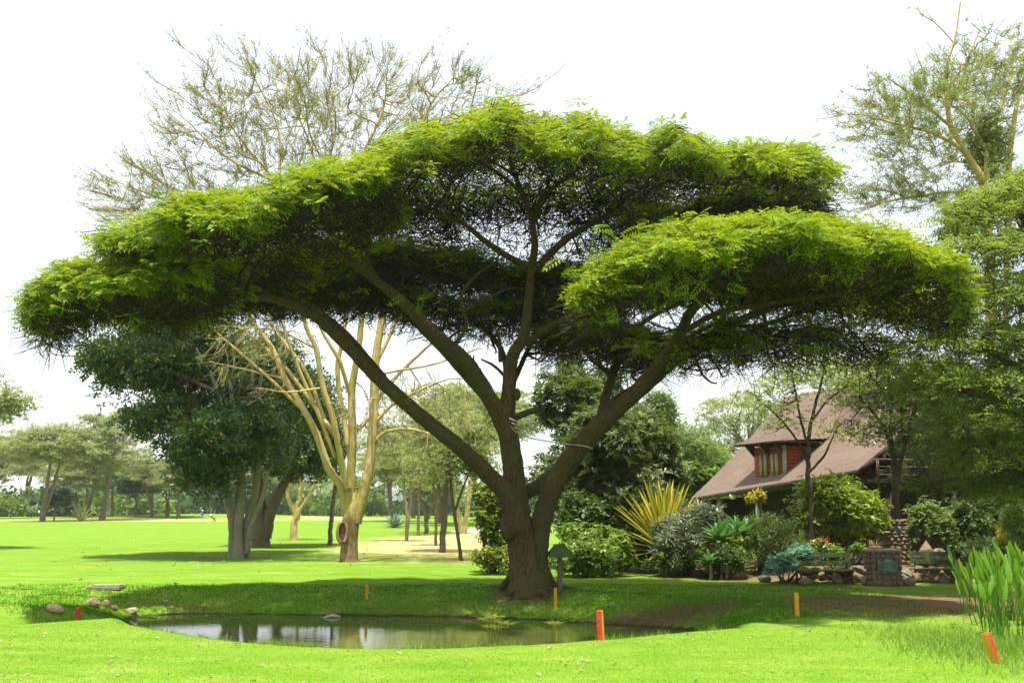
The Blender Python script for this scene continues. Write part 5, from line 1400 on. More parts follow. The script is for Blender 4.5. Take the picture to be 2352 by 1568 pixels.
panel('dormer_soffit', [W(e0, -.16, zt_e + .0), W(e1, -.16, zt_e + .0), W(e1, 2.5, zt_e + .0), W(e0, 2.5, zt_e + .0)], M['house_dark'], th=-.04)
for t_ in (8.05, 6.8, 5.62):
    pts = [W(t_ - .05, DA - .04, zt_e - .02), W(t_ - .05, -.12, zt_e - .02), W(t_ - .05, DA - .06, zt_e - .62)]
    me = bpy.data.meshes.new('bracket')
    V = pts + [p + np.append(HE * .1, 0) for p in pts]
    me.from_pydata([tuple(map(float, p)) for p in V], [], [[0, 1, 2], [5, 4, 3], [0, 3, 4, 1], [1, 4, 5, 2], [2, 5, 3, 0]])
    me.materials.append(M['house_dark']); hchild(link('bracket', me))
# lamp under the veranda eave
me = bpy.data.meshes.new('veranda_lamp'); bm = bmesh.new(); bmesh.ops.create_icosphere(bm, subdivisions=2, radius=.17)
bm.transform(Matrix.Translation(Vector(W(9.2, -.15, 2.86)))); bm.to_mesh(me); bm.free(); me.materials.append(M['white']); hchild(link('veranda_lamp', me))

# ================================================================== STONES, BENCHES, PLAQUE
def stone_mesh(seed, mat, sub=2, rough=.16):
    r = random.Random(seed)
    bm = bmesh.new(); bmesh.ops.create_icosphere(bm, subdivisions=sub, radius=.5)
    ax = [Vector((r.uniform(-1, 1), r.uniform(-1, 1), r.uniform(-1, 1))).normalized() for _ in range(7)]
    cut = [r.uniform(.30, .44) for _ in ax]
    for v in bm.verts:
        for a, c in zip(ax, cut):
            d = v.co.dot(a)
            if d > c: v.co -= a * (d - c) * .9
        v.co *= 1 + r.uniform(-rough, rough) * .35
    me = bpy.data.meshes.new('stone'); bm.to_mesh(me); bm.free(); me.materials.append(mat)
    return me
M['pond_rock'] = rough_mat('pond_rock', (0.26, 0.18, 0.10), (0.48, 0.37, 0.24), 5.0, bump=0.6, dist=0.03)
PROCK = [stone_mesh(40 + i, M['pond_rock'], 2) for i in range(6)]
STONES = [stone_mesh(i, M[('stone', 'stone', 'stone_red', 'stone_grey', 'stone')[i % 5]], 1 if i < 10 else 2) for i in range(16)]
def stone(name, parent, loc, size, i, rot=None):
    o = link(name, STONES[i % 16], parent)
    o.location = tuple(map(float, loc)); o.scale = tuple(map(float, size))
    o.rotation_euler = rot if rot else (random.uniform(-.3, .3), random.uniform(-.3, .3), random.uniform(-.3, .3))
    return o
def stone_pier(name, label, cat, loc, size, rot, row=.145, cap=True):
    w_, d_, h_ = size
    root = thing(name, label, cat, loc, rot)
    bevel_box('mortar_core', (0, 0, h_ / 2), (w_ - .08, d_ - .08, h_ - .02), M['mortar'], root, .02)
    z = .03; n = 0
    while z < h_ - .04:
        hh = row * random.uniform(.7, 1.3)
        x = -w_ / 2
        while x < w_ / 2 - .04:
            ww = random.uniform(.11, .30)
            ww = min(ww, w_ / 2 - x)
            stone('stone', root, (x + ww / 2, -d_ / 2 + .02, z + hh / 2 + random.uniform(-.01, .01)), (ww * 1.12, .15, hh * 1.15), random.randrange(10)); n += 1
            x += ww
        for sgn in (-1, 1):
            y = -d_ / 2 + .08
            while y < d_ / 2 - .03:
                ww = random.uniform(.12, .2)
                stone('stone', root, (sgn * (w_ / 2 - .02), y + ww / 2, z + hh / 2), (.15, ww * 1.12, hh * 1.15), random.randrange(10)); y += ww; n += 1
        z += hh
    if cap: bevel_box('cap_slab', (0, 0, h_ + .03), (w_ + .06, d_ + .06, .07), M['cap'], root, .015)
    return root
pb = hit(2040, 1346)
PW, PH, PDp = 72 * S(1300, pb[1]), 80 * S(1300, pb[1]), .55
pier = stone_pier('plaque_pillar', 'squat stone pillar carrying a green plaque between the two benches', 'pillar', (pb[0], pb[1] + PDp / 2, pb[2] - .03), (PW, PDp, PH), 0.03)
# arched green plaque with lettering
pl = thing('plaque', 'dark green arched plaque with pale lettering fixed on the stone pillar', 'plaque', (pb[0] - .02, pb[1] - .12, pb[2] + .43), .03)
bevel_box('frame', (0, .012, .135), (.56, .02, .29), M['plaque_rim'], pl, .004)
me = bpy.data.meshes.new('plate'); 
outl = [(-.26, .01), (.26, .01), (.26, .25), (.135, .25)] + [(.125 * math.cos(a), .255 + .155 * math.sin(a)) for a in np.linspace(0, math.pi, 12)] + [(-.135, .25), (-.26, .25)]
n = len(outl)
me.from_pydata([(x, -.012, z) for x, z in outl] + [(x, .006, z) for x, z in outl], [], [list(range(n))] + [[i, (i + 1) % n, n + (i + 1) % n, n + i] for i in range(n)])
me.materials.append(M['plaque']); link('plate', me, pl)
def text_mesh(body, size, loc, parent, mat, name='lettering', rot=(math.pi / 2, 0, 0)):
    cu = bpy.data.curves.new(name, 'FONT'); cu.body = body; cu.size = size; cu.align_x = 'CENTER'; cu.extrude = .002
    cu.materials.append(mat)
    tmp = bpy.data.objects.new(name, cu); me = bpy.data.meshes.new_from_object(tmp); bpy.data.objects.remove(tmp)
    o = bpy.data.objects.new(name, me); col.objects.link(o); o.parent = parent; o.location = loc; o.rotation_euler = rot
    return o
text_mesh('GKI', .13, (0, -.016, .265), pl, M['plaque_text'])
for z_, w_ in ((.215, .26), (.185, .20), (.155, .17), (.125, .20), (.085, .46), (.060, .44), (.035, .17)):
    a = Acc(); x = -w_ / 2
    while x < w_ / 2:
        ww = random.uniform(.018, .05); a.add(box_v((x + ww / 2, -.0145, z_), (ww, .004, .010)), BOXF); x += ww + .012
    a.obj('lettering', M['plaque_text'], pl)

def bench(label, loc, rot, width):
    r_ = thing('park_bench', label, 'bench', loc, rot)
    x = width / 2
    for z_, y_ in ((.86, .30), (.62, .25)):
        bevel_box('back_slat', (0, y_, z_), (width, .035, .145), M['bench_paint'], r_, .006, np.array([[1, 0, 0], [0, math.cos(-.15), -math.sin(-.15)], [0, math.sin(-.15), math.cos(-.15)]]))
    for y_ in (-.24, -.06, .12):
        bevel_box('seat_slat', (0, y_, .42), (width, .15, .035), M['bench_paint'], r_, .006)
    for s in (-1, 1):
        xx = s * (x - .16)
        for nm, p, q in (('leg', (xx, -.26, 0), (xx, -.20, .40)), ('leg', (xx, .30, 0), (xx, .20, .40)), ('back_support', (xx, .20, .36), (xx, .335, .95)), ('seat_bearer', (xx, -.30, .375), (xx, .24, .375)), ('stretcher', (xx, -.23, .16), (xx, .25, .16))):
            bar(nm, p, q, .055, .06, M['bench_dark'], lambda o: (setattr(o, 'parent', r_), o)[1])
    return r_
bb = hit(1898, 1342)
bench('long dark green slatted bench left of the plaque pillar', (bb[0], bb[1] + .15, bb[2]), .02, 1.88)
bb = hit(2150, 1338)
bench('shorter weathered bench set at an angle right of the plaque pillar', (bb[0], bb[1] + .15, bb[2]), -.42, 1.35)

# stone pier of the house and rockery
stone_pier('stone_pier', 'rough stone pier half hidden behind the mossy feathery tree', 'pillar', (P(2040, 1230, 36.5)[0], 36.5, .25), (1.35, .6, 1.6), .1, .15, False)
wall = thing('rockery_wall', 'low dry wall of brown stones behind the benches', 'stone wall', (P(2000, 1320, 31.4)[0], 31.6, 0))
wx0, wx1 = P(1835, 1320, 31.4)[0] - wall.location[0], P(2290, 1320, 31.4)[0] - wall.location[0]
k = 0
for row_ in range(2):
    x = wx0 + random.uniform(0, .3)
    while x < wx1:
        ww = random.uniform(.25, .55)
        zz = .14 + row_ * .22 + random.uniform(-.04, .06)
        if not (row_ == 2 and random.random() < .45):
            stone('stone', wall, (x + ww / 2, .12 * row_ + random.uniform(-.06, .08) + (0.05 if x > 0 else 0), zz), (ww * 1.15, .42, random.uniform(.24, .36)), random.randrange(16), (random.uniform(-.5, .5), random.uniform(-.5, .5), random.uniform(-3, 3)))
        x += ww * .95
rk = [(2128, 1262, 32.6, .75, 1.05, 'tall upright boulder standing behind the angled bench'), (2152, 1270, 33, .7, .8, 'brown boulder leaning on the tall upright boulder'), (2185, 1268, 32.2, .6, .5, 'pale rough rock on top of the wall by the thin leaning tree'),
      (1990, 1300, 30.9, .45, .35, 'angular pale rock in front of the wall beside the plaque pillar'), (1930, 1262, 32, .6, .45, 'rounded tan boulder among the red flowers'), (2090, 1325, 30.6, .5, .3, 'flat tan rock at the foot of the wall under the angled bench'),
      (1850, 1316, 30.9, .45, .32, 'reddish rock at the left foot of the long bench'), (1700, 1305, 33, .55, .3, 'brown rock at the bed edge under the woody shrub'), (1600, 1295, 34.4, .5, .3, 'brown rock at the bed edge under the grey-leaved bush'), (1755, 1312, 31.9, .45, .26, 'small brown rock in front of the blue-green succulents'),
      (1215 + 1110, 1250, 33, .7, .5, 'dark brown boulder behind the pickerel plants')]
for i, (px, py, Y, w_, h_, lab) in enumerate(rk):
    p = P(px, py, Y)
    o = stone('boulder', None, (p[0], Y, Hs(p[0], Y) + h_ * .38 + (.25 if py < 1290 and px > 1900 and px < 2200 else 0)), (w_, w_ * .8, h_), 10 + i % 6)
    tag(o, lab, 'boulder', 'rockery boulders')
for i, (px, py, w_, h_, lab) in enumerate([(125, 1405, .46, .26, 'low tan rock left of the red stake on the far bank'), (215, 1392, .40, .30, 'larger tan rock in the pair right of the red stake'), (242, 1393, .24, .26, 'smaller rounded rock in the pair right of the red stake'), (302, 1408, .34, .22, 'brown rock at the left end of the pond'), (381, 1383, .16, .10, 'small pale stone alone on the grassy bank'), (262, 1400, .22, .18, 'dark wet rock in the bank right of the rock pair')]):
    p = hit(px, py); o = stone('rock', None, (p[0], p[1], p[2] + h_ * .25), (w_, w_ * .8, h_), 10 + i); o.data = PROCK[i] if i != 5 else o.data; tag(o, lab, 'rock', 'rocks on the pond bank')
p = hit(243, 1352)
sl_ = thing('concrete_cover', 'flat concrete cover slab set in the shaded grass bank', 'slab', (p[0], p[1], p[2]), .02)
bevel_box('slab', (0, 0, .04), (.95, .50, .10), M['cap'], sl_, .015); bevel_box('lid', (.06, 0, .115), (.80, .40, .03), M['cap'], sl_, .01)

# ================================================================== GARDEN PLANTS
def shrub(name, label, cat, clumps, tmpl, size, mat, stems=6, stem_mat='right_twig', group=None, sub=26, flat=.6, up=.8, spread=.16, shell=.45):
    cx = np.mean([c[0] for c in clumps]); Y0 = clumps[0][4]
    ybase = max(c[1] + c[3] for c in clumps)
    p = P(cx, ybase, Y0)
    root = thing(name, label, cat, (p[0], Y0, Hs(p[0], Y0)), group=group)
    la, sa = Acc(), Acc()
    paths = []
    for px, py, rx, ry, Y, n in clumps:
        c = P(px, py, Y); s = S(py, Y); r = np.array([rx * s, rx * s * .8, ry * s])
        m = max(6, n // sub)
        cc, _ = ellipsoid_pts(m, c, r * .92, shell)
        pk = rng.integers(0, len(cc), n)
        lp = cc[pk] + rng.normal(0, 1, (n, 3)) * (r.mean() * spread + .03)
        dn = norm(lp - c + [0, 0, .3]) + rng.normal(0, flat, (n, 3)) + [0, 0, up]
        scatter(la, tmpl, lp, rand_dir(n, .5), dn, rng.uniform(size[0], size[1], n))
        for q in cc[:max(2, stems)]:
            b = np.array([p[0] + rng.normal(0, r[0] * .25), Y0 + rng.normal(0, .15), Hs(p[0], Y0) - .05])
            mid = (b + q) / 2 + rng.normal(0, .08, 3)
            paths.append(smooth_path([b, mid, q], [.03, .02, .008], 7)[0])
    v, f = tubes(np.array(paths), np.tile(np.linspace(.028, .008, 7), (len(paths), 1)), 5); sa.add(v, f)
    finish(root, [sa.obj('stems', M[stem_mat], kind='stuff'), la.obj('foliage', M[mat], kind='stuff')])
    return root
leaf5 = t_cluster(5, .45, .9, 21); leaf3 = t_cluster(3, .5, .9, 22); loq = t_rosette(7, .30, .15, 23); dra = t_rosette(12, .10, .55, 24)
shrub('loquat_tree', 'dense glossy large-leaved dark tree behind the acacia trunk', 'tree', [(1390, 1010, 130, 95, 39, 1500), (1300, 920, 80, 70, 40, 700), (1480, 1010, 90, 70, 40, 800), (1420, 1130, 130, 100, 39.5, 1500), (1300, 1100, 80, 110, 39, 900), (1520, 1080, 60, 60, 41, 400), (1340, 880, 110, 50, 42, 500)], loq, (.22, .36), 'loquat_leaf', 5)
shrub('pepper_tree', 'pale weeping pepper tree behind the dark large-leaved tree', 'tree', [(1510, 960, 50, 60, 62, 900), (1560, 1040, 100, 70, 62, 1500), (1620, 1070, 70, 50, 64, 800), (1500, 1040, 60, 60, 60, 700), (1300, 860, 40, 40, 62, 400)], t_spray(5, .35, 31), (.3, .5), 'willow_leaf', 4, up=0)
shrub('hedge_tree', 'olive bushy tree between the pepper tree and the house roof', 'tree', [(1640, 1075, 60, 45, 66, 900), (1600, 1110, 60, 40, 60, 600)], leaf5, (.3, .5), 'bg_leaf_green', 3)
shrub('leafy_bush', 'bright light green leafy bush spreading on the lawn right of the acacia trunk', 'bush', [(1360, 1275, 85, 38, 34.4, 1500), (1320, 1240, 45, 40, 35, 600), (1420, 1260, 32, 40, 34.6, 600), (1300, 1290, 40, 18, 34, 350), (1390, 1240, 40, 30, 35.4, 400)], leaf5, (.11, .17), 'bush_leaf', 5)
shrub('dark_bush', 'dark shady bush between the leafy bush and the striped furcraea', 'bush', [(1440, 1190, 60, 60, 37.4, 900), (1470, 1250, 50, 50, 37.4, 600), (1330, 1180, 70, 50, 37, 800)], leaf5, (.14, .22), 'shrub_leaf', 5)
shrub('croton_bush', 'yellow-flowered green bush left of the acacia trunk', 'bush', [(1128, 1160, 42, 55, 36.5, 1100), (1140, 1230, 38, 60, 36.5, 900), (1110, 1275, 40, 18, 35.6, 350), (1160, 1280, 40, 25, 35.6, 400), (1105, 1130, 22, 25, 36.8, 250)], leaf5, (.10, .17), 'croton_leaf', 6)
shrub('narrow_leaved_bush', 'grey-green bush of narrow strappy leaves in front of the furcraea', 'bush', [(1560, 1215, 58, 40, 34.8, 240), (1620, 1195, 42, 42, 34.8, 180), (1540, 1240, 45, 35, 34.4, 130), (1590, 1240, 45, 30, 34.2, 110)], dra, (.32, .48), 'grey_leaf', 7, sub=2, spread=.10)
shrub('low_bush', 'low dark ground plants under the grey-green bush', 'bush', [(1560, 1285, 55, 22, 34.2, 500), (1640, 1290, 50, 20, 33.8, 420), (1500, 1290, 30, 14, 34.6, 160), (1690, 1280, 40, 24, 33.0, 500), (1720, 1250, 30, 30, 35.2, 400), (1600, 1250, 60, 50, 36.8, 700), (1690, 1235, 60, 50, 37, 700), (1480, 1265, 50, 40, 37, 500), (1770, 1245, 60, 45, 37, 700), (1850, 1265, 50, 30, 35.4, 500)], leaf3, (.10, .16), 'shrub_leaf', 4)
shrub('woody_shrub', 'twiggy shrub of small dull leaves beside the agaves', 'bush', [(1770, 1225, 60, 40, 33.6, 1500), (1760, 1270, 55, 32, 33.2, 600), (1745, 1200, 30, 22, 33.8, 400)], leaf3, (.06, .10), 'shrub_leaf', 14)
shrub('lime_shrub', 'big rounded lime green shrub in front of the veranda', 'bush', [(1925, 1160, 90, 62, 36.5, 2400), (1880, 1130, 50, 40, 36.2, 900), (1980, 1180, 60, 50, 36.2, 1100), (1850, 1190, 35, 40, 36, 500), (1930, 1225, 95, 50, 36.8, 900)], leaf5, (.11, .18), 'lime_leaf', 8)
shrub('blue_succulent', 'patch of blue-green succulent rosettes left of the long bench', 'plant', [(1800, 1292, 38, 20, 31.6, 300), (1840, 1275, 36, 18, 32, 260), (1775, 1308, 20, 10, 31.2, 90)], t_rosette(8, .34, .5, 41), (.08, .14), 'blue_leaf', 3, sub=4, spread=.1)
shrub('geranium', 'green plant with orange-red flower heads above the long bench', 'plant', [(1880, 1255, 26, 16, 32.4, 260), (1915, 1268, 30, 14, 32.2, 240), (1980, 1262, 18, 16, 32.2, 180)], leaf5, (.07, .12), 'bush_leaf', 4)
shrub('geranium_flowers', 'cluster of orange-red flowers over the rockery behind the long bench', 'flowers', [(1892, 1238, 12, 5, 32.3, 34), (1908, 1250, 7, 5, 32.2, 16), (1996, 1248, 6, 4, 32.1, 8)], leaf3, (.05, .09), 'flower_red', 2)
shrub('euphorbia', 'small lime rosettes on bare stems left of the woody shrub', 'plant', [(1690, 1245, 16, 12, 33.4, 60), (1690, 1285, 12, 8, 33.2, 30), (1610, 1265, 16, 12, 33.8, 50), (1700, 1265, 10, 8, 33.2, 24)], t_rosette(9, .3, .4, 42), (.10, .15), 'lime_leaf', 4, sub=3)
shrub('variegated_shrub', 'pale speckled shrub behind the tall upright boulder', 'bush', [(2130, 1190, 42, 45, 35, 1200), (2165, 1215, 35, 40, 35, 700), (2100, 1215, 20, 30, 35, 300)], leaf5, (.08, .13), 'willow_leaf', 5)
shrub('dark_hedge', 'mass of dark shrubs behind the pickerel plants', 'bush', [(2230, 1210, 50, 60, 36, 900), (2290, 1180, 60, 60, 37, 900), (2350, 1220, 50, 60, 36, 900), (2250, 1270, 60, 25, 34.5, 600), (2420, 1200, 70, 80, 35, 900)], t_spray(5, .7, 33), (.13, .2), 'shrub_leaf', 6)
shrub('bamboo', 'fresh green narrow-leaved clump at the right edge behind the pickerel plants', 'plant', [(2330, 1190, 26, 40, 33.5, 260), (2345, 1240, 24, 30, 33.2, 160)], t_rosette(8, .12, .2, 43), (.2, .32), 'bush_leaf', 6, sub=3)
for (yy, YY, lab) in ((1215, 35.5, 'upper clipped golden hedge strip behind the boulders'), (1235, 34, 'lower clipped golden hedge strip behind the boulders')):
    shrub('golden_hedge', lab, 'hedge', [(2318, yy, 30, 7, YY, 420)], leaf3, (.07, .11), 'yellow_leaf', 5, group='golden hedges')
shrub('croton', 'small yellow-leaved croton on a crooked stem under the veranda eave', 'plant', [(1728, 1143, 17, 11, 40, 90), (1752, 1142, 14, 11, 40, 80), (1740, 1132, 16, 9, 40, 60)], leaf3, (.12, .2), 'yellow_leaf', 1)
cs = Acc(); q, r = smooth_path([P(1738, 1150, 40), P(1748, 1172, 40), P(1754, 1200, 40), P(1755, 1270, 40)], [.05, .06, .07, .08], 14, .1)
v, f = tubes(q[None], r[None], 7); cs.add(v, f)
_cr = [o for o in bpy.data.objects if o.name.startswith('croton') and o.get('category') == 'plant'][0]
child_of_tree(cs.obj('trunk', M['grey_bark'], smooth=True), _cr)

def strap_mesh(name, L, wd, mats, bend=.3, seg=8, fold=.25, tip=.25, margins=True, base=.6):
    """a long pointed leaf, channelled, with green margins"""
    V, F, MI = [], [], []
    for i in range(seg + 1):
        s = i / seg
        ww = wd * (base + (1 - base) * min(1, s * 3)) * (1 if s < 1 - tip else max(.02, (1 - s) / tip) ** .8)
        x = L * s * math.cos(bend * s); z = -L * s * s * bend * .5
        for yy, zz in ((-.5, fold * .5), (-.3, fold * .12), (.3, fold * .12), (.5, fold * .5)):
            V.append((x, yy * ww, z + zz * ww))
    for i in range(seg):
        for j in range(3):
            F.append([i * 4 + j, i * 4 + j + 1, (i + 1) * 4 + j + 1, (i + 1) * 4 + j]); MI.append(0 if j == 1 or not margins else 1)
    me = bpy.data.meshes.new(name); me.from_pydata(V, [], F)
    for m_ in mats: me.materials.append(m_)
    me.polygons.foreach_set('material_index', np.array(MI, np.int32)); me.polygons.foreach_set('use_smooth', np.ones(len(F), bool)); me.update()
    return me
def rosette(name, label, cat, loc, meshes, n, el0, el1, sc0=1.0, group=None, az0=None):
    root = thing(name, label, cat, loc, group=group)
    for k in range(n):
        s = k / n
        o = link('leaf', meshes[k % len(meshes)], root)
        az = 2.4 * k + random.uniform(-.2, .2)
        el = el0 + (el1 - el0) * s + random.uniform(-.1, .1)
        o.rotation_euler = (0, -el, az)
        o.location = (0, 0, .02 + .12 * (1 - s) * 0)
        g = sc0 * random.uniform(.85, 1.08); o.scale = (g, g, g)
    return root
M['furc_y'] = leaf_mat('furcraea_yellow', (0.36, 0.30, 0.020), (0.50, 0.42, 0.045), (0.55, 0.48, 0.03), .3, .4, .4)
M['furc_g'] = leaf_mat('furcraea_green', (0.12, 0.16, 0.02), (0.26, 0.26, 0.03), (0.25, 0.3, 0.03), .25, .4, .4)
fm = [strap_mesh('furcraea_leaf', L, .17, [M['furc_y'], M['furc_g']], b) for L, b in ((2.5, .06), (2.7, .10), (2.35, .03), (2.6, .14))]
fy = 36.2; fp = P(1527, 1262, fy)
rosette('furcraea', 'giant yellow-striped furcraea with long sword leaves beside the house', 'plant', (fp[0], fy, Hs(fp[0], fy) + .75), fm, 120, -.2, 1.45)
am = [strap_mesh('agave_leaf', L, .17, [M['agave_leaf'], M['agave_leaf']], b, 7, .3, .45) for L, b in ((.62, .2), (.68, .3), (.58, .1))]
for px, py, Y, n, s_, lab in ((1655, 1245, 33.6, 32, 1.35, 'larger foxtail agave with broad pale green leaves, left of the tall one'), (1702, 1232, 33.9, 30, 1.4, 'foxtail agave raised on a short stem with upright leaves'), (1631, 1292, 33.2, 20, .85, 'small foxtail agave low at the bed edge'), (1668, 1285, 33.3, 16, .5, 'smallest foxtail agave low under the larger one')):
    p = P(px, py, Y)
    r_ = rosette('foxtail_agave', lab, 'agave', tuple(p), am, n, -.1, 1.25, s_, 'foxtail agaves')
    a = Acc(); z0 = Hs(p[0], Y) - p[2] - .05
    q, r = smooth_path([(0, 0, z0), (.03, 0, z0 * .5), (0, 0, .03)], [.06, .055, .05], 8); v, f = tubes(q[None], r[None], 7); a.add(v, f); a.obj('stem', M['grey_bark'], r_)
# blue agave and striped agave out on the fairway
bm_ = [strap_mesh('blue_agave_leaf', 1.75, .2, [M['blue_agave'], M['blue_agave']], .12, 7, .4, .6)]
p = hit(908, 1212)
rosette('blue_agave', 'big spiky blue agave at the edge of the dry grass', 'agave', tuple(p), bm_, 54, .02, 1.4, 1.15)
M['agave_tan'] = leaf_mat('agave_tan', (0.35, 0.28, 0.08), (0.5, 0.42, 0.16), (0.3, 0.25, 0.05), .1)
sm_ = [strap_mesh('striped_agave_leaf', 2.4, .24, [M['agave_leaf'], M['agave_tan']], .08, 6, .4, .6)]
p = hit(186, 1197)
rosette('striped_agave', 'striped agave with stiff upright leaves in front of the fairway acacias', 'agave', tuple(p), sm_, 26, .45, 1.4, 1.2)
# potted plant by the house
p = P(1990 + 12, 1262, 33.5)
pt = thing('flower_pot', 'terracotta pot holding a spiky plant behind the wall left of the plaque pillar', 'pot', (p[0] + .12, 33.5, Hs(p[0], 33.5) + .45))
a = Acc(); prof_ = [(.0, 0), (.13, 0), (.19, .30), (.215, .30), (.215, .36), (.17, .36), (.16, .30)]
th = np.linspace(0, 2 * math.pi, 13)[:-1]
V = np.array([[r * math.cos(t), r * math.sin(t), z] for r, z in prof_ for t in th]); F = [[j * 12 + i, j * 12 + (i + 1) % 12, (j + 1) * 12 + (i + 1) % 12, (j + 1) * 12 + i] for j in range(len(prof_) - 1) for i in range(12)]
a.add(V, F); a.obj('pot', M['terracotta'], pt, True)
a = Acc(); scatter(a, t_rosette(16, .08, .7, 51), [[0, 0, .32]], [[1, 0, 0]], [[0, 0, 1]], .55); a.obj('plant', M['grey_leaf'], pt)

# pickerel plants at the right, spear leaves on long stalks
def reed_mesh(k, dead=False):
    r = random.Random(k)
    h_ = r.uniform(.6, 1.2); bl_ = r.uniform(.28, .40); wd = r.uniform(.08, .115); lean = r.uniform(.05, .28)
    a = Acc(); q, rr = smooth_path([(0, 0, 0), (lean * .4, 0, h_ * .5), (lean, 0, h_)], [.011, .009, .007], 6); v, f = tubes(q[None], rr[None], 4); a.add(v, f)
    V, F = [], []
    for i in range(7):
        s = i / 6; ww = wd * math.sin(math.pi * min(1, .18 + .82 * s)) ** .8 * (1 if i < 6 else .05); zz = h_ - .03 + bl_ * s; x = lean + .10 * s * bl_ + .04 * s * s
        V += [(x + .012, -ww / 2, zz), (x - .010, 0, zz), (x + .012, ww / 2, zz)]
    for i in range(6):
        for j in range(2): F.append([i * 3 + j, i * 3 + j + 1, i * 3 + j + 4, i * 3 + j + 3])
    a.add(np.array(V), F)
    return a.mesh('spear_leaf', M['reed_dead'] if dead else M['reed_leaf'], True)
RM = [reed_mesh(k) for k in range(9)]; RDm = [reed_mesh(90 + k, True) for k in range(2)]
reeds = []
for ci, (px, py, n, lab) in enumerate([(2360, 1468, 70, 'front clump of tall pickerel plants with spear leaves beside the tilted stake'), (2410, 1430, 70, 'thick clump of pickerel plants at the right frame edge'), (2330, 1440, 66, 'middle clump of pickerel plants rising over the tilted stake'), (2300, 1415, 56, 'leaning back clump of pickerel plants nearest the angled bench')]):
    b = hit(px, py)
    rt_ = thing('pickerel_plant', lab, 'plant', tuple(b), group='pickerel plants by the pond')
    for k in range(n):
        o = link('leaf', random.choice(RM) if random.random() < .9 else random.choice(RDm), rt_)
        rr = math.sqrt(random.random()) * .68; aa = random.uniform(0, 6.28)
        o.location = (rr * math.cos(aa) * 1.1, rr * math.sin(aa) * 1.3, -.03)
        o.rotation_euler = (random.uniform(-.12, .12), random.uniform(-.1, .22), random.choice((-1.57, 1.57, 3.0)) + random.uniform(-.9, .9))
        g = random.uniform(.8, 1.12); o.scale = (g, g, g * (1.08 if ci < 2 else 1.0))

# umbrella sedge standing in the pond
def sedge(px, py, hgt, heads, lab):
    b = np.array(at_z(px, py, WATER_Z + .0)); rt_ = thing('umbrella_sedge', lab, 'plant', (b[0], b[1], WATER_Z - .05), group='sedges at the near pond edge')
    for k in range(heads):
        a = Acc(); x, y = random.uniform(-.28, .28), random.uniform(-.15, .15); h_ = hgt * random.uniform(.6, 1.0)
        q, rr = smooth_path([(x * .4, y * .4, 0), (x * .7, y * .7, h_ * .5), (x, y, h_)], [.010, .008, .006], 6); v, f = tubes(q[None], rr[None], 4); a.add(v, f)
        n = 16; az = np.linspace(0, 6.28, n, endpoint=False) + random.random(); el = rng.uniform(-.15, .45, n)
        X = np.column_stack([np.cos(az) * np.cos(el), np.sin(az) * np.cos(el), np.sin(el)])
        scatter(a, t_diamond(.07, .01), np.tile([x, y, h_], (n, 1)), X, np.tile([0, 0, 1.0], (n, 1)), rng.uniform(.16, .26, n))
        a.obj('stalk', M['sedge'], rt_)
sedge(1140, 1478, .62, 9, 'larger yellowish umbrella sedge in the pond with several whorled heads')
sedge(1267, 1474, .50, 3, 'smaller umbrella sedge in the pond with few whorled heads')

# ================================================================== STAKES, BIRD SHELTER, ROPE, NEST
def stake(px, py, hpx, lab, mats, rot, tilt=(0, 0), wd=.085):
    b = hit(px, py); h_ = hpx * S(py, b[1]) + .05
    rt_ = thing('hazard_stake', lab, 'stake', tuple(b), rot, 'painted hazard stakes')
    rt_.rotation_euler = (tilt[0], tilt[1], rot)
    a = Acc(); v = box_v((0, 0, h_ / 2 - .06), (wd, wd * .8, h_ + .1)); v[4:6, 2] -= .012
    for i, fc in enumerate(BOXF):
        a.add(v, [fc], 0 if i in (2, 4, 1) else 1)
    a.obj('post', [M[m_] for m_ in mats], rt_)
stake(178, 1421, 21, 'short red stake at the left end of the near lawn edge', ('red_paint', 'red_paint'), .2)
stake(842, 1375, 29, 'yellow stake on the far bank below the tall fever tree', ('yellow_paint', 'yellow_paint'), .1, wd=.075)
stake(1276, 1394, 40, 'yellow stake in front of the bird shelter', ('yellow_paint', 'yellow_paint'), .1, wd=.075)
stake(1381, 1469, 61, 'red and yellow stake on the near lawn edge by the pond', ('red_paint', 'yellow_paint'), -.50, (0, -.05), wd=.10)
stake(1831, 1416, 50, 'yellow stake on the brown shaded ground before the long bench', ('yellow_paint', 'yellow_paint'), .05, wd=.085)
stake(2285, 1522, 62, 'tilted orange and red stake before the pickerel plants', ('red_paint', 'yellow_paint'), .78, (-.14, -.20), wd=.13)
b = hit(392 + 0, 1191)
for px, py, h_, wd, lab in ((406, 1194, 1.2, .16, 'short black marker post on the fairway'), (24, 1188, .9, .14, 'small brown post at the far left of the fairway'), (580, 1247, .45, .10, 'small dark stump of pipe beside the clustered pale stems')):
    b = hit(px, py); r_ = thing('marker_post', lab, 'post', tuple(b)); bevel_box('post', (0, 0, h_ / 2), (wd, wd, h_), M['house_dark'], r_, .02); bevel_box('cap', (0, 0, h_ + .02), (wd * 1.3, wd * 1.3, .06), M['house_dark'], r_, .02)

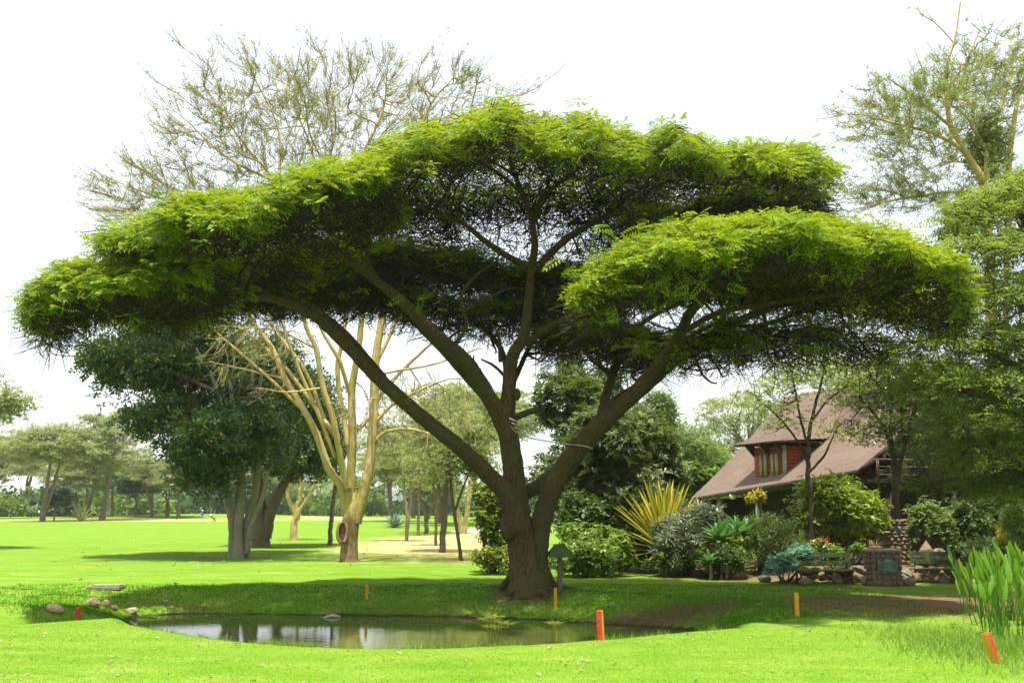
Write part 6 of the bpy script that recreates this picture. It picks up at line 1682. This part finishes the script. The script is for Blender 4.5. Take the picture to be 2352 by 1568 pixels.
b = hit(1286, 1356); s_ = S(1300, b[1])
bs = thing('bird_shelter', 'green pitched-roof shelter on a wooden post beside the acacia trunk', 'bird feeder', tuple(b), .12)
bevel_box('post', (0, 0, .52), (.125, .125, 1.14), M['post_wood'], bs, .012)
bevel_box('tray', (0, 0, .98), (.40, .34, .035), M['post_wood'], bs, .008)
for sgn in (-1, 1):
    me = bpy.data.meshes.new('roof_panel'); y0, y1, z0, z1 = sgn * .30, 0.0, .96, 1.28
    V = [(-.36, y0, z0), (.36, y0, z0), (.15, y1, z1), (-.15, y1, z1)]; V2 = [(x, y, z - .03) for x, y, z in V]
    me.from_pydata(V + V2, [], [[0, 1, 2, 3], [7, 6, 5, 4], [0, 4, 5, 1], [1, 5, 6, 2], [2, 6, 7, 3], [3, 7, 4, 0]]); me.materials.append(M['roof_green']); link('roof_panel', me, bs)
    me = bpy.data.meshes.new('roof_end'); x0 = sgn * .36
    me.from_pydata([(x0, -.30, .96), (x0, .30, .96), (sgn * .15, 0, 1.28), (x0 * .95, -.28, .94), (x0 * .95, .28, .94), (sgn * .14, 0, 1.25)], [], [[0, 1, 2], [5, 4, 3], [0, 3, 4, 1], [1, 4, 5, 2], [2, 5, 3, 0]]); me.materials.append(M['roof_green']); link('roof_end', me, bs)

ro = Acc(); q, r = smooth_path([P(1168, 975, 28.3), P(1200, 1000, 28.1), P(1270, 1015, 27.9), P(1340, 1024, 27.5), P(1362, 1030, 27.3)], [.018] * 5, 24); v, f = tubes(q[None], r[None], 6); ro.add(v, f)
tag(ro.obj('rope', M['rope']), 'slack rope tied between the upright stem and the right limb of the acacia', 'rope')
bw = thing('trunk_band', 'white and dark cloth bands wrapped round the acacia stem at its fork', 'band', tuple(P(1164, 968, 28.6)))
for k, (dz, m_) in enumerate(((.10, 'white'), (.05, 'black'), (0, 'white'), (-.05, 'black'), (-.09, 'white'))):
    a = Acc(); th = np.linspace(0, 2 * math.pi, 21)
    ring = np.column_stack([.275 * np.cos(th), .275 * np.sin(th), dz + .10 * -np.cos(th)]); v, f = tubes(ring[None], np.full((1, 21), .022), 6); a.add(v, f); a.obj('band', M[m_], bw)
ns = Acc(); c = P(1226, 318, 27.2); n = 700
lp, d = ellipsoid_pts(n, c, (.26, .26, .42), .6); path = np.stack([lp - rand_dir(len(lp)) * .12, lp + rng.normal(0, .03, lp.shape), lp + rand_dir(len(lp)) * .16], 1); v, f = ribbons(path, np.tile([.012, .014, .006], (len(lp), 1))); ns.add(v, f)
me = stone_mesh(77, M['nest'], 2); core = None
tag(ns.obj('bird_nest', M['nest']), 'dark bundle of twigs hanging as a nest near the top of the acacia', 'nest')

# ================================================================== PEOPLE ON THE FAIRWAY
def person_mat(name, bands):
    m, t, o = new_mat(name)
    tc = N_(t, 'ShaderNodeTexCoord'); sp_ = N_(t, 'ShaderNodeSeparateXYZ'); t.links.new(tc.outputs['Object'], sp_.inputs[0])
    c = None
    for z, colr in bands:
        if c is None: c = colr; continue
        g = N_(t, 'ShaderNodeMath', operation='GREATER_THAN'); t.links.new(sp_.outputs[2], g.inputs[0]); g.inputs[1].default_value = z
        c = mix_col(t, g.outputs[0], c, colr)
    p_ = N_(t, 'ShaderNodeBsdfPrincipled', Roughness=.85); t.links.new(c, p_.inputs['Base Color']); t.links.new(p_.outputs[0], o.inputs['Surface'])
    return m
def person(lab, loc, face, joints, mat, hat):
    rt_ = thing('person', lab, 'person', tuple(loc), face)
    J = {'pelvis': (0, 0, .95, .15), 'chest': (.03, 0, 1.30, .17), 'neck': (.05, 0, 1.50, .065), 'head': (.07, 0, 1.62, .10), 'crown': (.07, 0, 1.72, .085)}
    J.update(joints)
    E = [('pelvis', 'chest'), ('chest', 'neck'), ('neck', 'head'), ('head', 'crown')]
    for s in 'LR': E += [('pelvis', 'hip' + s), ('hip' + s, 'knee' + s), ('knee' + s, 'ankle' + s), ('ankle' + s, 'toe' + s), ('chest', 'sh' + s), ('sh' + s, 'elb' + s), ('elb' + s, 'wr' + s), ('wr' + s, 'hand' + s)]
    keys = list(J); me = bpy.data.meshes.new('body'); me.from_pydata([J[k][:3] for k in keys], [(keys.index(a), keys.index(b)) for a, b in E], [])
    me.materials.append(mat); o = link('body', me, rt_)
    md = o.modifiers.new('skin', 'SKIN'); 
    for i, k in enumerate(keys): me.skin_vertices[0].data[i].radius = (J[k][3], J[k][3])
    me.skin_vertices[0].data[0].use_root = True
    o.modifiers.new('sub', 'SUBSURF').render_levels = 1
    a = Acc(); th = np.linspace(0, 2 * math.pi, 13)[:-1]; pr = [(.15, 1.70), (.115, 1.705), (.11, 1.77), (.06, 1.80), (.0, 1.805)]
    a.add(np.array([[.07 + r * math.cos(t), r * math.sin(t), z] for r, z in pr for t in th]), [[j * 12 + i, j * 12 + (i + 1) % 12, (j + 1) * 12 + (i + 1) % 12, (j + 1) * 12 + i] for j in range(4) for i in range(12)]); a.obj('hat', M[hat], rt_, True)
walk = {'hipL': (0, .10, .90, .105), 'kneeL': (.16, .10, .50, .075), 'ankleL': (.26, .10, .08, .05), 'toeL': (.40, .10, .05, .045), 'hipR': (0, -.10, .90, .105), 'kneeR': (-.04, -.10, .48, .075), 'ankleR': (-.30, -.10, .14, .05), 'toeR': (-.18, -.10, .04, .045),
        'shL': (.04, .20, 1.42, .075), 'elbL': (.10, .26, 1.14, .055), 'wrL': (.34, .24, .98, .04), 'handL': (.42, .24, .96, .045), 'shR': (.04, -.20, 1.42, .075), 'elbR': (-.06, -.26, 1.12, .055), 'wrR': (.06, -.26, .90, .04), 'handR': (.10, -.26, .83, .045)}
stand = dict(walk); stand.update({'kneeL': (.03, .11, .50, .075), 'ankleL': (0, .11, .08, .05), 'toeL': (.15, .12, .05, .045), 'kneeR': (.03, -.11, .50, .075), 'ankleR': (0, -.11, .08, .05), 'toeR': (.15, -.12, .05, .045), 'wrL': (.12, .25, .92, .04), 'handL': (.16, .25, .85, .045)})
skin = (.16, .08, .05)
g_ = hit(463, 1197)
person('golfer in a purple shirt and white cap walking with a trolley', g_, 0.0, walk, person_mat('golfer_cloth', [(0, (.05, .04, .04)), (.07, (.34, .29, .22)), (.96, (.16, .09, .46)), (1.47, skin)]), 'white')
g1 = hit(71, 1189); g2 = hit(89, 1187)
person('man in grey clothes and pale hat among the far left trees', g1, -1.2, stand, person_mat('grey_cloth', [(0, (.04, .04, .04)), (.07, (.05, .05, .06)), (.96, (.25, .26, .28)), (1.47, skin)]), 'white')
person('man in a white shirt standing under the three-stemmed acacia', g2, -2.0, stand, person_mat('white_cloth', [(0, (.04, .04, .04)), (.07, (.05, .05, .07)), (.96, (.70, .70, .70)), (1.47, skin)]), 'black')
gt = thing('golf_trolley', 'golf bag on a two-wheeled trolley beside the walking golfer', 'golf trolley', tuple(hit(482, 1197)))
def tube_part(nm, pts, rad, mat, sides=8):
    a = Acc(); q, r = smooth_path(pts, rad, 10); v, f = tubes(q[None], r[None], sides); a.add(v, f); return a.obj(nm, mat, gt, True)
tube_part('bag', [(.9, 0, .22), (.5, 0, .62), (.15, 0, .98)], [.13, .15, .15], M['stone_red']); tube_part('bag_hood', [(.2, 0, .95), (.02, 0, 1.14)], [.15, .11], M['white'])
tube_part('handle', [(.3, 0, .55), (-.3, 0, .95), (-.55, 0, 1.0)], [.025, .025, .025], M['black'])
for s in (-1, 1):
    a = Acc(); th = np.linspace(0, 2 * math.pi, 17); ring = np.column_stack([.62 + .16 * np.cos(th), np.full(17, s * .32), .17 + .16 * np.sin(th)]); v, f = tubes(ring[None], np.full((1, 17), .03), 6); a.add(v, f)
    wh = a.obj('wheel', M['black'], gt, True); bevel_box('hub', (.62, s * .32, .17), (.18, .03, .04), M['white'], wh, .005)
for k in range(4): tube_part('club', [(.3, .05 * k - .08, .9), (-.05 - .03 * k, .06 * k - .1, 1.25)], [.012, .02], M['cap'], 5)

# ================================================================== POND DEBRIS, GRASS AND FALLEN LEAVES
a = Acc(); n = 90
pts = np.array([at_z(rng.uniform(445, 545) if k % 3 else rng.uniform(300, 360), rng.normal(1416, 1.6), WATER_Z + .012) for k in range(n)])
scatter(a, t_diamond(.9, .0), np.column_stack([pts, np.full(n, WATER_Z + .012)]), rand_dir(n, 0), np.tile([0, 0, 1.0], (n, 1)) + rng.normal(0, .06, (n, 3)), rng.uniform(.10, .22, n))
tag(a.obj('floating_leaves', M['bush_leaf'], kind='stuff'), 'raft of small floating leaves along the far pond bank', 'leaves', kind='stuff')
lg = Acc(); b = np.array(at_z(762, 1418, WATER_Z)); q, r = smooth_path([(b[0] - .22, b[1], WATER_Z), (b[0], b[1] + .05, WATER_Z + .05), (b[0] + .22, b[1] + .02, WATER_Z + .02)], [.03, .05, .03], 8); v, f = tubes(q[None], r[None], 7, .1); lg.add(v, f)
tag(lg.obj('driftwood', M['log']), 'pale piece of driftwood floating by the far pond bank', 'driftwood')

def blades(acc, xy, h0, h1, wd, lean=.35, mi=0):
    n = len(xy); z = H(xy[:, 0], xy[:, 1])
    p = np.column_stack([xy, z - .005]); az = rng.uniform(0, 6.28, n); h_ = rng.uniform(h0, h1, n)
    side = np.column_stack([np.cos(az), np.sin(az), np.zeros(n)]) * (wd * rng.uniform(.6, 1.2, n))[:, None]
    tip = p + np.column_stack([rng.normal(0, lean, n) * h_, rng.normal(0, lean, n) * h_, h_])
    v = np.stack([p - side, p + side, tip], 1).reshape(-1, 3); f = np.arange(3 * n).reshape(-1, 3)
    acc.add(v, f, mi)
crest_at = lambda x: np.interp(x, _cx, _cyy)
a = Acc()
n = 125000
y = 10.5 + (rng.random(n) ** 1.15) * 12.5; x = rng.uniform(-1, 1, n) * (y * .56 + .5)
keepm = (y < crest_at(x) + .55) & ~((x > 9.0) & (y > 20.5))
xy = np.column_stack([x, y])[keepm]
blades(a, xy, .010, .028, .0068)
tag(a.obj('near_grass', M['grass_blade'], kind='stuff'), 'short mown sunlit grass of the near lawn', 'grass', kind='stuff')
a = Acc(); n = 6500
k = rng.integers(5, len(CREST) - 1, n); t_ = rng.random(n)
xy = np.column_stack([_cx[k] + (_cx[(k + 1) % len(_cx)] - _cx[k]) * t_, _cyy[k] + (_cyy[(k + 1) % len(_cx)] - _cyy[k]) * t_]) + np.column_stack([rng.normal(0, .1, n), np.abs(rng.normal(.15, .25, n))])
clump = vnoise(xy[:, 0], xy[:, 1], 2.3, 9) > -.2
blades(a, xy[clump], .05, .16, .007, .5)
n = 5200; rx = P(2260, 1470, 17)[0]
xy = np.column_stack([rng.normal(P(2275, 1470, 17)[0], .75, n), rng.normal(17.2, 1.5, n)])
blades(a, xy, .06, .22, .008, .6)
tag(a.obj('long_grass', M['grass_long'], kind='stuff'), 'longer grass tufts along the pond edge and round the pickerel plants', 'grass', kind='stuff')
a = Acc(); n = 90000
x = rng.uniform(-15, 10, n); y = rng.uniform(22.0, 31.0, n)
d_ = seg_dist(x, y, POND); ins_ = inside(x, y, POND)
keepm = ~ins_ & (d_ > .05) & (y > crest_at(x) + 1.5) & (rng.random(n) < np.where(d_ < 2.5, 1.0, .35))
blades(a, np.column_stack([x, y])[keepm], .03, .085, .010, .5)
tag(a.obj('bank_grass', M['grass_shade'], kind='stuff'), 'rough grass on the far bank under the acacia, shade darkened into its green', 'grass', kind='stuff')

a = Acc(); n = 420
y = np.where(rng.random(n) < .5, rng.uniform(10, 20, n), rng.uniform(28, 75, n)); x = rng.uniform(-1, .6, n) * y * .54
x = np.where(rng.random(n) < .35, rng.normal(-9, 5, n), x)
keepm = ~inside(x, y, POND) & (seg_dist(x, y, POND) > .8)
x, y = x[keepm], y[keepm]
pos = np.column_stack([x, y, H(x, y) + .025])
scatter(a, t_diamond(.6, .15), pos, rand_dir(len(x), .1), np.tile([0, 0, 1.0], (len(x), 1)) + rng.normal(0, .3, (len(x), 3)), rng.uniform(.05, .11, len(x)) * np.where(y > 26, 1.9, 1.0))
tag(a.obj('fallen_leaves', M['dead_leaf'], kind='stuff'), 'dry fallen leaves scattered over the lawn', 'leaves', kind='stuff')

# ================================================================== HAZE
a = Acc(); a.add(box_v((0, 1270, 32.0), (5600, 2800, 66.0)), BOXF)
hm, t, o = new_mat('haze'); pv = N_(t, 'ShaderNodeVolumePrincipled')
pv.inputs['Color'].default_value = (0.93, 0.96, 1.0, 1); pv.inputs['Density'].default_value = 0.00015; pv.inputs['Anisotropy'].default_value = 0.2
t.links.new(pv.outputs[0], o.inputs['Volume'])
tag(a.obj('haze', hm, kind='stuff'), 'thin bright haze over the fairway', 'haze', kind='stuff')
